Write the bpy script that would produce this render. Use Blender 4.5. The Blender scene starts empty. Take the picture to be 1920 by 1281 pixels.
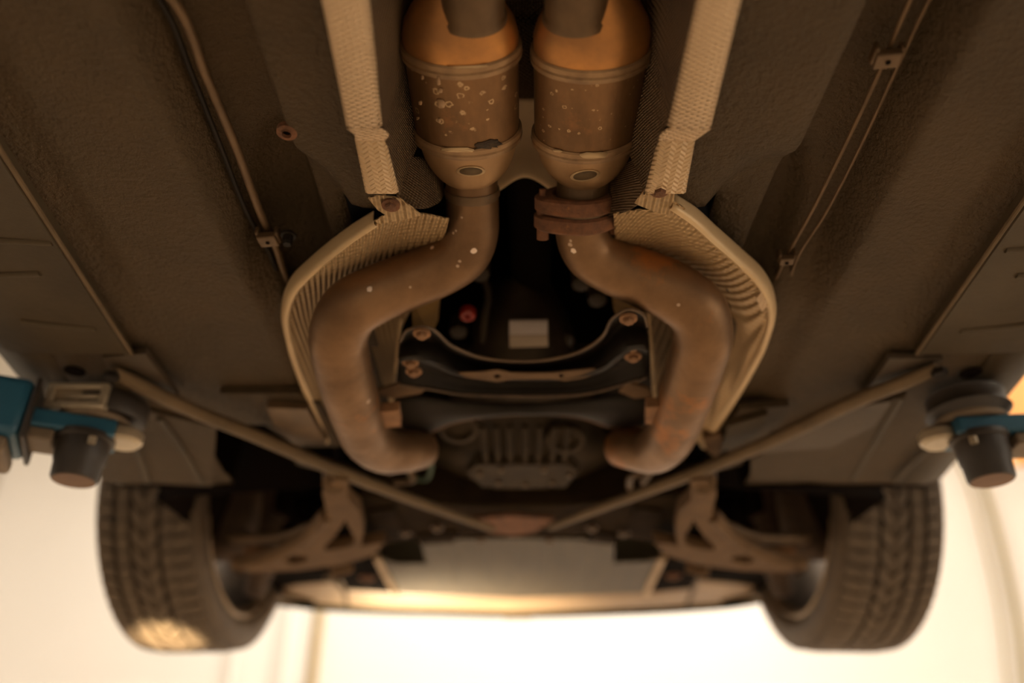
import bpy, bmesh, math, random
from math import sin, cos, pi, atan2
from mathutils import Vector, Matrix
from mathutils.geometry import tessellate_polygon
from mathutils.bvhtree import BVHTree
random.seed(7)
C = bpy.context.scene.collection
H = 1.45                       # camera height above the workshop floor
F, TH = 1570.0, math.radians(31.4)
# ------------------------------------------------------------ camera
cd = bpy.data.cameras.new('camera'); cam = bpy.data.objects.new('camera', cd); C.objects.link(cam)
cam.location = (0, 0, H); cam.rotation_euler = (pi/2 + TH, 0, 0)
cd.sensor_width = 36; cd.lens = 36*F/1920; cd.clip_start = .01; cd.clip_end = 100
cd.dof.use_dof = True; cd.dof.focus_distance = .74; cd.dof.aperture_fstop = 1.8
bpy.context.scene.camera = cam
# ------------------------------------------------------------ world and lights
w = bpy.data.worlds.new('world'); bpy.context.scene.world = w; w.use_nodes = True
w.node_tree.nodes['Background'].inputs[0].default_value = (1.0, .88, .72, 1)
w.node_tree.nodes['Background'].inputs[1].default_value = 0.35

def area(name, loc, rot, sx, sy, power, col):
    l = bpy.data.lights.new(name, 'AREA'); l.shape = 'RECTANGLE'; l.size = sx; l.size_y = sy
    l.energy = power; l.color = col
    o = bpy.data.objects.new(name, l); o.location = loc; o.rotation_euler = rot; C.objects.link(o); return o
def spot(name, loc, target, power, col, size, blend=.3, rad=.03):
    l = bpy.data.lights.new(name, 'SPOT'); l.energy = power; l.color = col; l.spot_size = math.radians(size)
    l.spot_blend = blend; l.shadow_soft_size = rad
    o = bpy.data.objects.new(name, l); o.location = loc
    o.rotation_euler = (Vector(target) - Vector(loc)).to_track_quat('-Z', 'Y').to_euler(); C.objects.link(o); return o
WARM = (1.0, .87, .73)
area('added_ceiling_lamp', (.35, 3.4, 3.9), (math.radians(20), 0, 0), 3.2, .6, 210, (1, .90, .78))  # unseen lamps, added to brighten the far wall and floor
area('added_ceiling_lamp', (-3.2, 1.0, 3.9), (0, 0, 0), .7, 5, 130, WARM)
area('added_ceiling_lamp', (3.2, 1.0, 3.9), (0, 0, 0), .7, 5, 200, WARM)
spot('added_spot', (-.40, 2.62, 1.22), (-.16, 2.21, H+.51), 440, (1.0, .80, .52), 44, 1.0, .08)  # added spot, unseen; brightens the bumper underside and undertray edge
spot('added_spot', (-.30, 1.35, .25), (-.672, 1.70, H+.355), 1900, (1.0, .80, .50), 4.7, .3, .02)  # added narrow spot, unseen; makes the bright patch on the left tyre
sl = bpy.data.lights.new('sun', 'SUN'); sl.energy = 3.8; sl.color = (1, .88, .70); sl.angle = math.radians(1.5)
so = bpy.data.objects.new('sun', sl); C.objects.link(so); so.rotation_euler = Vector((.12, cos(math.radians(25)), -sin(math.radians(25)))).to_track_quat('-Z', 'Y').to_euler()
sc = bpy.context.scene
sc.view_settings.view_transform = 'Standard'; sc.view_settings.look = 'None'
sc.view_settings.gamma = 1; sc.view_settings.use_curve_mapping = False; sc.view_settings.exposure = -0.9
sc.cycles.max_bounces = 10; sc.cycles.diffuse_bounces = 6

# ------------------------------------------------------------ measuring helpers (photo pixel -> point on a real plane)
def ray(px, py):
    u, v = (px-960)/F, (640.5-py)/F
    return Vector((u, cos(TH) - v*sin(TH), sin(TH) + v*cos(TH)))
def P(px, py, z):
    d = ray(px, py); d = d*(z/d.z); return Vector((d.x, d.y, z+H))
def PY(px, py, y):
    d = ray(px, py); d = d*(y/d.y); return d + Vector((0, 0, H))
def line(a, b, z, lo=.30):
    A, B = P(*a, z), P(*b, z); s = (B.x-A.x)/(B.y-A.y)
    return lambda y: A.x + s*(max(y, lo)-A.y)

# ------------------------------------------------------------ materials
def srgb(r, g, b): return tuple((c/12.92 if c <= .04045 else ((c+.055)/1.055)**2.4) for c in (r/255, g/255, b/255))
def mat(name, c1, c2=None, ns=9, det=6, metallic=0, rough=.6, rough2=None, bump=(), emboss=None, spots=None, dots=None, stretch=None, third=None, coat=0, spec=.5, contrast=(.35, .65)):
    warm_cast = lambda c: c if name in ('plaster', 'concrete', 'bare_metal', 'cream_label', 'window_frame', 'blue_lift_paint', 'orange_panel') or c is None else (c[0], c[1]*.91, c[2]*.70)  # warm cast of the light put into most base colours
    c1, c2 = warm_cast(c1), warm_cast(c2)
    if third: third = (warm_cast(third[0]), *third[1:])
    if spots: spots = (warm_cast(spots[0]), *spots[1:])
    m = bpy.data.materials.new(name); m.use_nodes = True
    N, K = m.node_tree.nodes, m.node_tree.links
    b = N['Principled BSDF']; tc = N.new('ShaderNodeTexCoord').outputs['Object']
    def mp(scale):
        n = N.new('ShaderNodeMapping'); n.inputs['Scale'].default_value = scale; K.new(tc, n.inputs[0]); return n.outputs[0]
    def noise(vec, s, d=5, r=.6):
        n = N.new('ShaderNodeTexNoise'); K.new(vec, n.inputs['Vector']); n.inputs['Scale'].default_value = s
        n.inputs['Detail'].default_value = d; n.inputs['Roughness'].default_value = r; return n.outputs[0]
    def ramp(v, a, c):
        n = N.new('ShaderNodeMapRange'); n.inputs[1].default_value = a; n.inputs[2].default_value = c; K.new(v, n.inputs[0]); return n.outputs[0]
    def mth(op, a, c=0.0, d=0.0):
        n = N.new('ShaderNodeMath'); n.operation = op
        for i, x in enumerate((a, c, d)):
            if isinstance(x, (int, float)): n.inputs[i].default_value = x
            else: K.new(x, n.inputs[i])
        return n.outputs[0]
    def mixc(f, a, c):
        n = N.new('ShaderNodeMix'); n.data_type = 'RGBA'; K.new(f, n.inputs[0])
        for i, x in ((6, a), (7, c)):
            if isinstance(x, tuple): n.inputs[i].default_value = (*x, 1)
            else: K.new(x, n.inputs[i])
        return n.outputs[2]
    vec = mp(stretch) if stretch else tc
    c2 = c2 or tuple(x*.7 for x in c1)
    f = ramp(noise(vec, ns, det), *contrast)
    col = mixc(f, c1, c2)
    if third: col = mixc(ramp(noise(tc, third[1], 7, .7), third[2], third[2]+.1), col, third[0])
    if spots:      # dried splash rings: (colour, scale, density)
        v = N.new('ShaderNodeTexVoronoi'); v.inputs['Scale'].default_value = spots[1]; K.new(tc, v.inputs['Vector'])
        warp = mth('MULTIPLY_ADD', noise(tc, spots[1]*2.5, 3), .5, -.25)
        d = mth('ADD', v.outputs['Distance'], warp)
        sp = N.new('ShaderNodeSeparateColor'); K.new(v.outputs['Color'], sp.inputs[0])
        rad = mth('MULTIPLY', sp.outputs[0], .34)
        ring = mth('SUBTRACT', 1, mth('MULTIPLY', mth('ABSOLUTE', mth('SUBTRACT', d, rad)), 9)); ring = mth('MAXIMUM', ring, 0)
        on = mth('GREATER_THAN', sp.outputs[1], 1-spots[2]); area_ = ramp(noise(tc, 14, 2), .36, .52)
        col = mixc(mth('MULTIPLY', mth('MULTIPLY', ring, on), mth('MULTIPLY', area_, .75)), col, spots[0])
    if dots:       # (colour, [(x, y, z, r)]) in object space
        for x, y, z, r, c in dots:
            n = N.new('ShaderNodeVectorMath'); n.operation = 'DISTANCE'; K.new(tc, n.inputs[0]); n.inputs[1].default_value = (x, y, z)
            dd = mth('ADD', n.outputs['Value'], mth('MULTIPLY_ADD', noise(tc, 300, 2), r*.9, -r*.45))
            col = mixc(mth('MULTIPLY', ramp(dd, r*1.08, r*.85), .9), col, c)
    K.new(col, b.inputs['Base Color']); b.inputs['Metallic'].default_value = metallic
    if rough2 is not None:
        r = N.new('ShaderNodeMapRange'); K.new(f, r.inputs[0]); r.inputs[3].default_value = rough; r.inputs[4].default_value = rough2
        K.new(r.outputs[0], b.inputs['Roughness'])
    else: b.inputs['Roughness'].default_value = rough
    b.inputs['Specular IOR Level'].default_value = spec
    if coat: b.inputs['Coat Weight'].default_value = coat
    nrm = None
    def bumpn(h, dist, st=1.0):
        nonlocal nrm
        n = N.new('ShaderNodeBump'); n.inputs['Distance'].default_value = dist; n.inputs['Strength'].default_value = st
        K.new(h, n.inputs['Height'])
        if nrm: K.new(nrm, n.inputs['Normal'])
        nrm = n.outputs['Normal']
    for s, dist in bump: bumpn(noise(vec, s, 4), dist)
    if emboss:
        kind, k, dist = emboss
        xyz = N.new('ShaderNodeSeparateXYZ'); K.new(tc, xyz.inputs[0]); X, Y, Z = xyz.outputs
        def sn(v, kk, off=0.0): return mth('SINE', mth('MULTIPLY_ADD', v, kk, off))
        if kind == 'dash': h = mth('MAXIMUM', mth('MULTIPLY', sn(mth('ADD', X, Z), k*.8), sn(Y, k*1.6)), -.1)
        elif kind == 'dimple': h = mth('MULTIPLY', sn(mth('ADD', X, Z), k), sn(mth('SUBTRACT', Y, Z), k))
        elif kind == 'zigzag':
            t = mth('PINGPONG', X, .0045); h = sn(mth('ADD', Y, mth('MULTIPLY', t, .8)), k)
        else: h = mth('ADD', sn(mth('ADD', X, mth('MULTIPLY', Z, .9)), k), mth('MULTIPLY', sn(Y, k*.9), .35))
        bumpn(h, dist)
    if nrm: K.new(nrm, b.inputs['Normal'])
    return m
M = {}
M['seal'] = mat('underseal', (.078, .053, .030), (.054, .038, .022), 5, bump=((190, .0045), (45, .002)), rough=.62, spec=.25, third=((.10, .062, .034), 3, .62))
M['seal_dark'] = mat('dark_underseal', (.075, .052, .034), (.05, .035, .022), 6, bump=((200, .0008),), rough=.6)
M['cover'] = mat('grey_side_cover', (.075, .058, .040), (.05, .038, .026), 5, bump=((90, .0006),), rough=.55, spec=.2, third=((.12, .065, .03), 9, .66))
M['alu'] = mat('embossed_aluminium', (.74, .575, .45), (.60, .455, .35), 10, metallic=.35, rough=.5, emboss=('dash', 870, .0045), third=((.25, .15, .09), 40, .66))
M['alu_shaded'] = mat('shaded_dimpled_aluminium', (.20, .135, .082), (.12, .08, .05), 10, metallic=.35, rough=.5, emboss=('dimple', 1150, .003))  # tunnel shade put into the colour, darker than the flange aluminium
M['alu_zig'] = mat('zigzag_aluminium', (.66, .50, .37), (.54, .40, .28), 10, metallic=.35, rough=.5, emboss=('zigzag', 1150, .0010))
M['alu_rib'] = mat('ribbed_aluminium', (.50, .365, .235), (.40, .28, .175), 9, metallic=.35, rough=.5, emboss=('rib', 850, .0018), third=((.20, .12, .07), 22, .64))
M['alu_rim'] = mat('shield_rim', (.60, .47, .34), (.52, .39, .27), 12, metallic=.3, rough=.5)
M['plate'] = mat('plain_plate', (.95, .74, .56), (.75, .56, .40), 14, rough=.6)
M['rust'] = mat('rust', (.20, .088, .046), (.095, .045, .028), 60, bump=((160, .0015), (50, .002)), rough=.85, third=((.27, .13, .05), 70, .6))
M['rust_soft'] = mat('rusty_bracket', (.30, .16, .085), (.17, .09, .05), 40, bump=((90, .0008),), rough=.8)
M['black'] = mat('black_steel', (.020, .016, .0135), (.013, .010, .009), 12, bump=((80, .0004),), rough=.6, spec=.18, third=((.06, .032, .018), 18, .66))
M['black_edge'] = mat('worn_black_edge', (.13, .082, .048), (.07, .045, .03), 30, rough=.6)
M['void'] = mat('cavity_black', (.008, .005, .004), (.005, .003, .0025), 5, rough=.9, spec=.05)  # near-black: cavity shade put into the colour; black plastics use it too
M['sub'] = mat('subframe_black', (.030, .020, .013), (.016, .011, .008), 14, rough=.8, spec=.03, third=((.08, .04, .02), 12, .62))
M['box_dark'] = mat('gearbox_casting', (.050, .035, .021), (.028, .020, .013), 22, bump=((70, .001),), rough=.7, metallic=.1, spec=.2)
M['steel_dirty'] = mat('dirty_steel', (.16, .105, .065), (.10, .065, .04), 22, rough=.5, metallic=.4, bump=((120, .0004),))
M['brace'] = mat('brace_paint', (.14, .10, .066), (.095, .068, .045), 22, rough=.55, spec=.2, bump=((120, .0003),))
M['cast'] = mat('cast_aluminium', (.15, .095, .058), (.105, .065, .04), 22, rough=.7, spec=.15, bump=((90, .0006),))
M['ochre'] = mat('ochre_rubber', (.30, .18, .055), (.20, .12, .04), 22, rough=.8)
M['red'] = mat('red_plastic', (.55, .04, .02), (.4, .03, .02), 22, rough=.4)
M['label'] = mat('cream_label', (.50, .40, .34), (.44, .35, .29), 22, rough=.5)
M['label_shaded'] = mat('shaded_label', (.36, .28, .23), (.32, .25, .2), 22, rough=.5)  # same label; shade of the lower fold put into the colour
M['rubber'] = mat('tyre_rubber', (.125, .092, .068), (.098, .071, .054), 25, rough=.62, bump=((150, .0004),))
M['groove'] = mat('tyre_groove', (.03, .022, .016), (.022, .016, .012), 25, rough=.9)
M['rim'] = mat('wheel_rim', (.36, .27, .20), (.26, .19, .14), 12, rough=.35, metallic=.5)
M['barrel'] = mat('wheel_barrel', (.10, .08, .07), (.07, .055, .05), 12, rough=.5, metallic=.4)
M['disc'] = mat('brake_iron', (.09, .055, .035), (.055, .035, .025), 30, rough=.7)
M['tray'] = mat('undertray_metal', (.095, .073, .05), (.07, .054, .038), 12, rough=.5, spec=.25, metallic=.3, stretch=(3, .6, 1))
M['valance'] = mat('bumper_underside', (.36, .26, .18), (.29, .20, .135), 8, rough=.45)
M['lip'] = mat('dark_green_lip', (.010, .018, .008), (.008, .013, .006), 8, rough=.7, spec=.1)
M['paint'] = mat('body_paint', (.40, .36, .28), (.36, .32, .25), 4, rough=.3, coat=.5)
M['burnt'] = mat('burnt_crust', (.075, .05, .035), (.03, .022, .018), 160, rough=.85, bump=((300, .001),))
M['splash'] = mat('dried_splash', (.40, .27, .18), (.30, .19, .12), 60, rough=.7)
M['blue'] = mat('blue_lift_paint', (.022, .105, .165), (.018, .08, .13), 8, rough=.4, bump=((60, .0004),))
M['lift_black'] = mat('lift_rubber', (.038, .030, .027), (.024, .019, .017), 18, rough=.48)
M['lift_under'] = mat('pad_underside', (.19, .105, .065), (.15, .08, .05), 18, rough=.6)
M['galv'] = mat('bare_metal', (.58, .48, .34), (.42, .34, .24), 14, rough=.35, metallic=.5)
M['lift_grey'] = mat('grime_grey', (.20, .155, .125), (.15, .115, .09), 14, rough=.6)
M['wall'] = mat('plaster', (.86, .83, .78), (.84, .81, .76), 2, rough=.9)
M['floor'] = mat('concrete', (.56, .46, .35), (.48, .39, .29), 1.5, rough=.6)
M['pipe_wall'] = mat('painted_pipe', (.45, .38, .27), (.40, .33, .23), 4, rough=.5)
M['cable'] = mat('grey_cable', (.36, .33, .22), (.32, .29, .2), 4, rough=.6)
M['orange'] = mat('orange_panel', (.85, .35, .06), (.8, .32, .05), 4, rough=.5)
M['frame'] = mat('window_frame', (.6, .55, .5), (.55, .5, .45), 4, rough=.5)
sky = bpy.data.materials.new('window_daylight'); sky.use_nodes = True
_b = sky.node_tree.nodes['Principled BSDF']; _b.inputs['Emission Color'].default_value = (.75, .9, 1, 1); _b.inputs['Emission Strength'].default_value = 1.6
_b.inputs['Base Color'].default_value = (.6, .7, .8, 1)

# ------------------------------------------------------------ mesh helpers
WL = {}
def link(name, verts, faces, m, parent=None, smooth=True, mods=(), label=None, sharp=40):
    verts = [Vector(v) for v in verts]
    lo = Vector([min(v[i] for v in verts) for i in range(3)]); hi = Vector([max(v[i] for v in verts) for i in range(3)])
    c = (lo+hi)/2
    me = bpy.data.meshes.new(name); me.from_pydata([v-c for v in verts], [], faces); me.validate()
    bm = bmesh.new(); bm.from_mesh(me); bmesh.ops.remove_doubles(bm, verts=bm.verts, dist=1e-6)
    bmesh.ops.recalc_face_normals(bm, faces=bm.faces)
    if smooth:
        for f in bm.faces: f.smooth = True
        for e in bm.edges:
            if len(e.link_faces) == 2 and e.calc_face_angle(0) > math.radians(sharp): e.smooth = False
    bm.to_mesh(me); bm.free()
    me.materials.append(m)
    o = bpy.data.objects.new(name, me); C.objects.link(o)
    pl = WL.get(parent.name, Vector()) if parent else Vector()
    o.parent = parent; o.location = c - pl; WL[o.name] = c
    for k, a in mods:
        md = o.modifiers.new(k, k)
        for q, v in a.items(): setattr(md, q, v)
    if label: o['label'] = label
    return o
def empty(name, loc, label=None, cat=None, group=None, parent=None):
    o = bpy.data.objects.new(name, None); C.objects.link(o); loc = Vector(loc)
    pl = WL.get(parent.name, Vector()) if parent else Vector()
    o.parent = parent; o.location = loc-pl; WL[o.name] = loc; o.empty_display_size = .05
    if label: o['label'] = label
    if cat: o['category'] = cat
    if group: o['group'] = group
    return o
def catmull(pts, n):
    pts = [Vector(p) for p in pts]; out = []
    L = [0]
    for a, b in zip(pts, pts[1:]): L.append(L[-1]+(b-a).length+1e-9)
    def ev(s):
        i = max(k for k in range(len(pts)-1) if L[k] <= s+1e-12)
        t = (s-L[i])/(L[i+1]-L[i]); p0 = pts[i-1] if i else pts[0]*2-pts[1]; p3 = pts[i+2] if i+2 < len(pts) else pts[-1]*2-pts[-2]
        p1, p2 = pts[i], pts[i+1]; d = L[i+1]-L[i]
        d0 = (p1-p0).length+1e-9; d2 = (p3-p2).length+1e-9
        m1 = ((p2-p1)/d*d0 + (p1-p0)/d0*d)/(d0+d)*d; m2 = ((p3-p2)/d2*d + (p2-p1)/d*d2)/(d+d2)*d
        t2, t3 = t*t, t*t*t
        return p1*(2*t3-3*t2+1)+m1*(t3-2*t2+t)+p2*(-2*t3+3*t2)+m2*(t3-t2)
    for k in range(n): out.append(ev(L[-1]*k/(n-1)*.999999))
    return out
def tube_geo(pts, rad, n=None, seg=20, flat=1.0, cap=True, upv=Vector((0, 0, 1))):
    """pts: points; rad: scalar or list per point; flat scales the radius along upv"""
    k = n or max(2, len(pts)*6)
    r = rad if isinstance(rad, (list, tuple)) else [rad]*len(pts)
    L = [0]
    for a, b in zip(pts, pts[1:]): L.append(L[-1]+(Vector(b)-Vector(a)).length+1e-9)
    pp = catmull(pts, k) if len(pts) > 2 or k > 2 else [Vector(p) for p in pts]
    V, Fc = [], []; nrm = None
    for i, p in enumerate(pp):
        s = L[-1]*i/(k-1); j = min(len(L)-2, max(q for q in range(len(L)) if L[q] <= s+1e-9)); t = (s-L[j])/(L[j+1]-L[j])
        rr = r[j]*(1-t)+r[j+1]*t
        T = (pp[min(i+1, k-1)]-pp[max(i-1, 0)]).normalized()
        if nrm is None:
            nrm = upv - T*upv.dot(T)
            if nrm.length < .1: nrm = Vector((1, 0, 0)) - T*T.x
        nrm = (nrm - T*nrm.dot(T)).normalized(); B = T.cross(nrm)
        for q in range(seg):
            a = 2*pi*q/seg; V.append(p + nrm*cos(a)*rr*flat + B*sin(a)*rr)
    for i in range(k-1):
        for q in range(seg):
            a, b = i*seg+q, i*seg+(q+1) % seg; Fc.append((a, b, b+seg, a+seg))
    if cap: Fc.append(tuple(range(seg-1, -1, -1))); Fc.append(tuple((k-1)*seg+q for q in range(seg)))
    return V, Fc
def tube(name, pts, rad, m, parent, **kw):
    label = kw.pop('label', None); V, Fc = tube_geo(pts, rad, **kw); return link(name, V, Fc, m, parent, label=label)
def merge(*gs):
    V, Fc = [], []
    for v, f in gs:
        o = len(V); V += list(v); Fc += [tuple(i+o for i in q) for q in f]
    return V, Fc
def box_geo(c, s, rot=0, taper=1.0, bev=0):
    c = Vector(c); x, y, z = s[0]/2, s[1]/2, s[2]/2; V = []
    for dz in (-z, z):
        for dx, dy in ((-x, -y), (x, -y), (x, y), (-x, y)):
            k = taper if dz < 0 else 1
            V.append(c + Matrix.Rotation(rot, 3, 'Z') @ Vector((dx*k, dy*k, dz)))
    return V, [(3, 2, 1, 0), (4, 5, 6, 7), (0, 1, 5, 4), (1, 2, 6, 5), (2, 3, 7, 6), (3, 0, 4, 7)]
def box(name, c, s, m, parent, rot=0, taper=1.0, bev=.003, label=None, tilt=None):
    V, Fc = box_geo(c, s, rot, taper)
    if tilt is not None:
        cc = Vector(c); V = [cc + tilt @ (v-cc) for v in V]
    return link(name, V, Fc, m, parent, smooth=True, sharp=30, label=label, mods=(('BEVEL', dict(width=bev, segments=2)),) if bev else ())
def lathe_geo(c, axis, prof, seg=48, sx=1.0, sy=1.0, up=Vector((0, 0, 1)), cap=False):
    """prof: [(distance along the axis, radius)]"""
    axis = Vector(axis).normalized(); c = Vector(c)
    if abs(up.dot(axis)) > .99: up = Vector((0, 1, 0))
    a1 = (up-axis*up.dot(axis)).normalized(); a2 = axis.cross(a1); V, Fc = [], []
    for t, r in prof:
        for q in range(seg):
            a = 2*pi*q/seg; V.append(c + axis*t + a1*cos(a)*r*sy + a2*sin(a)*r*sx)
    for i in range(len(prof)-1):
        for q in range(seg):
            a, b = i*seg+q, i*seg+(q+1) % seg; Fc.append((a, b, b+seg, a+seg))
    if cap: Fc.append(tuple(range(seg-1, -1, -1))); Fc.append(tuple((len(prof)-1)*seg+q for q in range(seg)))
    return V, Fc
def lathe(name, c, axis, prof, m, parent, label=None, **kw):
    V, Fc = lathe_geo(c, axis, prof, **kw); return link(name, V, Fc, m, parent, label=label, sharp=35)
def loft(name, rows, m, parent, n=60, sub=6, thick=.003, label=None, closed=False, disp=None):
    """rows of 3-D points; every row is splined to n points, then the columns are splined to give sub steps between rows"""
    R = [catmull(r, n) for r in rows]
    if sub > 1:
        k = (len(rows)-1)*sub+1; cols = [catmull([r[i] for r in R], k) for i in range(n)]
        R = [[cols[i][j] for i in range(n)] for j in range(k)]
    V = [p for r in R for p in r]; Fc = []
    if disp: V = [disp(v) for v in V]
    for j in range(len(R)-1):
        for i in range(n-1):
            a = j*n+i; Fc.append((a, a+1, a+n+1, a+n))
    mods = (('SOLIDIFY', dict(thickness=thick, offset=0)),) if thick else ()
    return link(name, V, Fc, m, parent, label=label, mods=mods, sharp=60)
def plate(name, outer, z, th, m, parent, holes=(), label=None, bev=.002, zf=None, smooth_outline=0):
    """flat plate traced at its own height z (relative to the lens), th thick upwards"""
    def pt(p): return P(p[0], p[1], p[2] if len(p) > 2 else z)
    o = [pt(p) for p in outer]
    if smooth_outline: o = catmull(o+[o[0]], smooth_outline)[:-1]
    hs = [catmull([pt(p) for p in h]+[pt(h[0])], 16)[:-1] for h in holes]
    loops = [o]+hs; allp = [p for l in loops for p in l]; nn = len(allp)
    tri = tessellate_polygon(loops)
    V = allp + [p+Vector((0, 0, th)) for p in allp]
    Fc = [tuple(t) for t in tri] + [tuple(i+nn for i in reversed(t)) for t in tri]
    s = 0
    for l in loops:
        for i in range(len(l)):
            a, b = s+i, s+(i+1) % len(l); Fc.append((a, b, b+nn, a+nn))
        s += len(l)
    return link(name, V, Fc, m, parent, label=label, sharp=30)
def bolt(name, px, py, z, r, m, parent, h=.008, washer=True, label=None):
    c = P(px, py, z); ax = (0, 0, -1)
    g = [lathe_geo(c, ax, [(0, r*.01), (0, r), (h*.75, r), (h, r*.8), (h, r*.01)], seg=6)]
    if washer: g.append(lathe_geo(c, ax, [(-.001, r*.01), (-.001, r*1.5), (.0015, r*1.5), (.0015, r*.01)], seg=20))
    V, Fc = merge(*g); return link(name, V, Fc, m, parent, smooth=False, label=label)
def hits(o, pix):
    dg = [o.matrix_world]
    me = o.data; wl = WL[o.name]
    t = BVHTree.FromPolygons([v.co+wl for v in me.vertices], [p.vertices[:] for p in me.polygons])
    out = []
    for px, py, r, c in pix:
        h, n, i, d = t.ray_cast(Vector((0, 0, H)), ray(px, py).normalized())
        if h: q = h-wl; out.append((q.x, q.y, q.z, r, c))
    return out
def structure(o): o['kind'] = 'structure'; return o

# ------------------------------------------------------------ the workshop
def quad(name, pts, m, thick=.1):
    n = (Vector(pts[1])-Vector(pts[0])).cross(Vector(pts[2])-Vector(pts[0])).normalized()*thick
    V = [Vector(p) for p in pts]+[Vector(p)-n for p in pts]
    return structure(link(name, V, [(0, 1, 2, 3), (7, 6, 5, 4), (0, 4, 5, 1), (1, 5, 6, 2), (2, 6, 7, 3), (3, 7, 4, 0)], m, smooth=False))
WY = 4.9
quad('floor', [(-4.6, -6, 0), (4.6, -6, 0), (4.6, WY, 0), (-4.6, WY, 0)], M['floor'])
quad('ceiling', [(-4.6, -4, 4.3), (-4.6, WY, 4.3), (4.6, WY, 4.3), (4.6, -4, 4.3)], M['wall'])
quad('wall_front', [(-4.6, WY, 0), (4.6, WY, 0), (4.6, WY, 4.3), (-4.6, WY, 4.3)], M['wall'])
quad('wall_left', [(-4.6, -4, 0), (-4.6, WY, 0), (-4.6, WY, 4.3), (-4.6, -4, 4.3)], M['wall'])
quad('wall_right', [(4.6, WY, 0), (4.6, -4, 0), (4.6, -4, 4.3), (4.6, WY, 4.3)], M['wall'])

# ------------------------------------------------------------ the car
XC = .015
car = empty('car', (XC, 1.2, H+.26), 'car raised on a lift, seen from below with its twin exhaust pipes and front wheels', 'car')
Z = .50
sillL, sillR = line((0, 655), (190, 890), .53), line((1925, 690), (1757, 900), .53)
coverL, coverR = line((0, 283), (240, 655), .49), line((1920, 378), (1722, 660), .49)
cols = [ (lambda y: sillL(y)+.075, .500), (lambda y: coverL(y)-.012, .500), (lambda y: coverL(y)+.02, .507), (lambda y: coverL(y)+.05, Z),
  (line((185, 0), (425, 480), Z), Z), (line((262, 0), (478, 480), Z), .545), (line((405, 0), (560, 430), Z), .552), (line((450, 0), (600, 430), Z), .512),
  (lambda y: -.105, .508), (lambda y: .135, .508), (line((1630, 0), (1405, 480), Z), .505), (line((1672, 0), (1445, 480), Z), .545),
  (line((1795, 0), (1555, 480), Z), .548), (line((1865, 0), (1610, 480), Z), .500), (lambda y: coverR(y)-.05, Z), (lambda y: coverR(y)-.02, .507), (lambda y: coverR(y)+.012, .50),
  (lambda y: sillR(y)-.075, .500)]
YF = P(960, 908, Z).y
yrec0, yrec1 = P(0, 470, Z).y, P(0, 600, Z).y
def ss(a, b, t): t = min(1, max(0, (t-a)/(b-a))); return t*t*(3-2*t)
ytun, ycut = P(0, 400, Z).y, P(0, 800, Z).y
xwl, xwr = P(392, 850, Z).x, P(1408, 880, Z).x
ys = [-2.2+i*.1 for i in range(24)] + [.2+i*.012 for i in range(200) if .2+i*.012 < YF] + [YF]
V, Fc, row = [], [], []
SUBC = 7
for y in ys:
    xs = []
    for i in range(len(cols)-1):
        x0, z0, x1, z1 = cols[i][0](y), cols[i][1], cols[i+1][0](y), cols[i+1][1]
        for k in range(SUBC): t = k/SUBC; xs.append((x0+(x1-x0)*t, z0+(z1-z0)*ss(0, 1, t)))
    xs.append((cols[-1][0](y), cols[-1][1])); row.append(xs)
for j, y in enumerate(ys):
    for x, z in row[j]:
        zz = Z + (z-Z)*(1-.75*ss(yrec0, yrec1, y))
        # pressed hollows in the floor on both sides of the tunnel
        for sx in (-1, 1):
            cx = XC+sx*.215; d = math.hypot((x-cx)/.062, (y-.66)/.15)
            zz += .022*(1-ss(.7, 1.0, d))
        zz += .0012*sin(x*31+y*3)*sin(y*23)
        V.append(Vector((x, y, zz+H)))
nc = len(row[0])
for j in range(len(ys)-1):
    for i in range(nc-1):
        x, y = (row[j][i][0]+row[j][i+1][0])/2, (ys[j]+ys[j+1])/2
        if y > ytun and abs(x-XC) < .175: continue
        if -.10 < x < .13: continue
        if y > ycut and xwl < x < xwr: continue
        a = j*nc+i; Fc.append((a, a+1, a+nc+1, a+nc))
pan = link('floor_pan', V, Fc, M['seal'], car, mods=(('SOLIDIFY', dict(thickness=.002, offset=-1)),), label='brown underseal coated floor pan', sharp=70)

# sills, body sides, bonnet, upper body
def side(name, fn, s, m, label):
    prof = [(-.085, .500), (-.05, .500), (-.015, .512), (.0, .53), (.012, .56), (.03, .62), (.04, .72), (.045, .95)]
    yy = [-2.2, -1, 0]+[.3+i*.05 for i in range(100) if .3+i*.05 < YF]+[YF]
    rows = [[Vector((fn(y)+s*dx, y, z+H)) for y in yy] for dx, z in prof]
    V = [p for r in rows for p in r]; n = len(yy); Fc = [(j*n+i, j*n+i+1, (j+1)*n+i+1, (j+1)*n+i) for j in range(len(rows)-1) for i in range(n-1)]
    return link(name, V, Fc, m, car, label=label, sharp=60, mods=(('SOLIDIFY', dict(thickness=.003, offset=0)),))
side('sill', sillL, -1, M['cover'], 'left sill with pale outer edge')
side('sill', sillR, 1, M['cover'], 'right sill with rounded outer edge')
def fender(s):
    xo = XC+s*.80; cy, cz, R = 1.76, .70, .385
    rows = []
    for k in range(25):
        a = pi*(.24+.76*k/24); rows.append((cy-R*cos(a), cz+R*sin(a)))
    V, Fc = [], []
    for (y, z) in rows: V += [Vector((xo, y, z+H)), Vector((xo, y, 1.15+H)), Vector((XC+s*.50, y, z+H))]
    for i in range(len(rows)-1): a = i*3; Fc += [(a, a+1, a+4, a+3), (a, a+3, a+5, a+2)]
    return link('wheel_arch', V, Fc, M['void'], car, label='black wheel arch liner', mods=(('SOLIDIFY', dict(thickness=.004, offset=0)),))
fender(-1); fender(1)
V, Fc = merge(box_geo((XC, .55, H+1.20), (1.66, 5.4, .06)), box_geo((XC, 1.0, H+.85), (.9, .02, .5)))
link('body_shell', V, Fc, M['void'], car, smooth=False)
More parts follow.
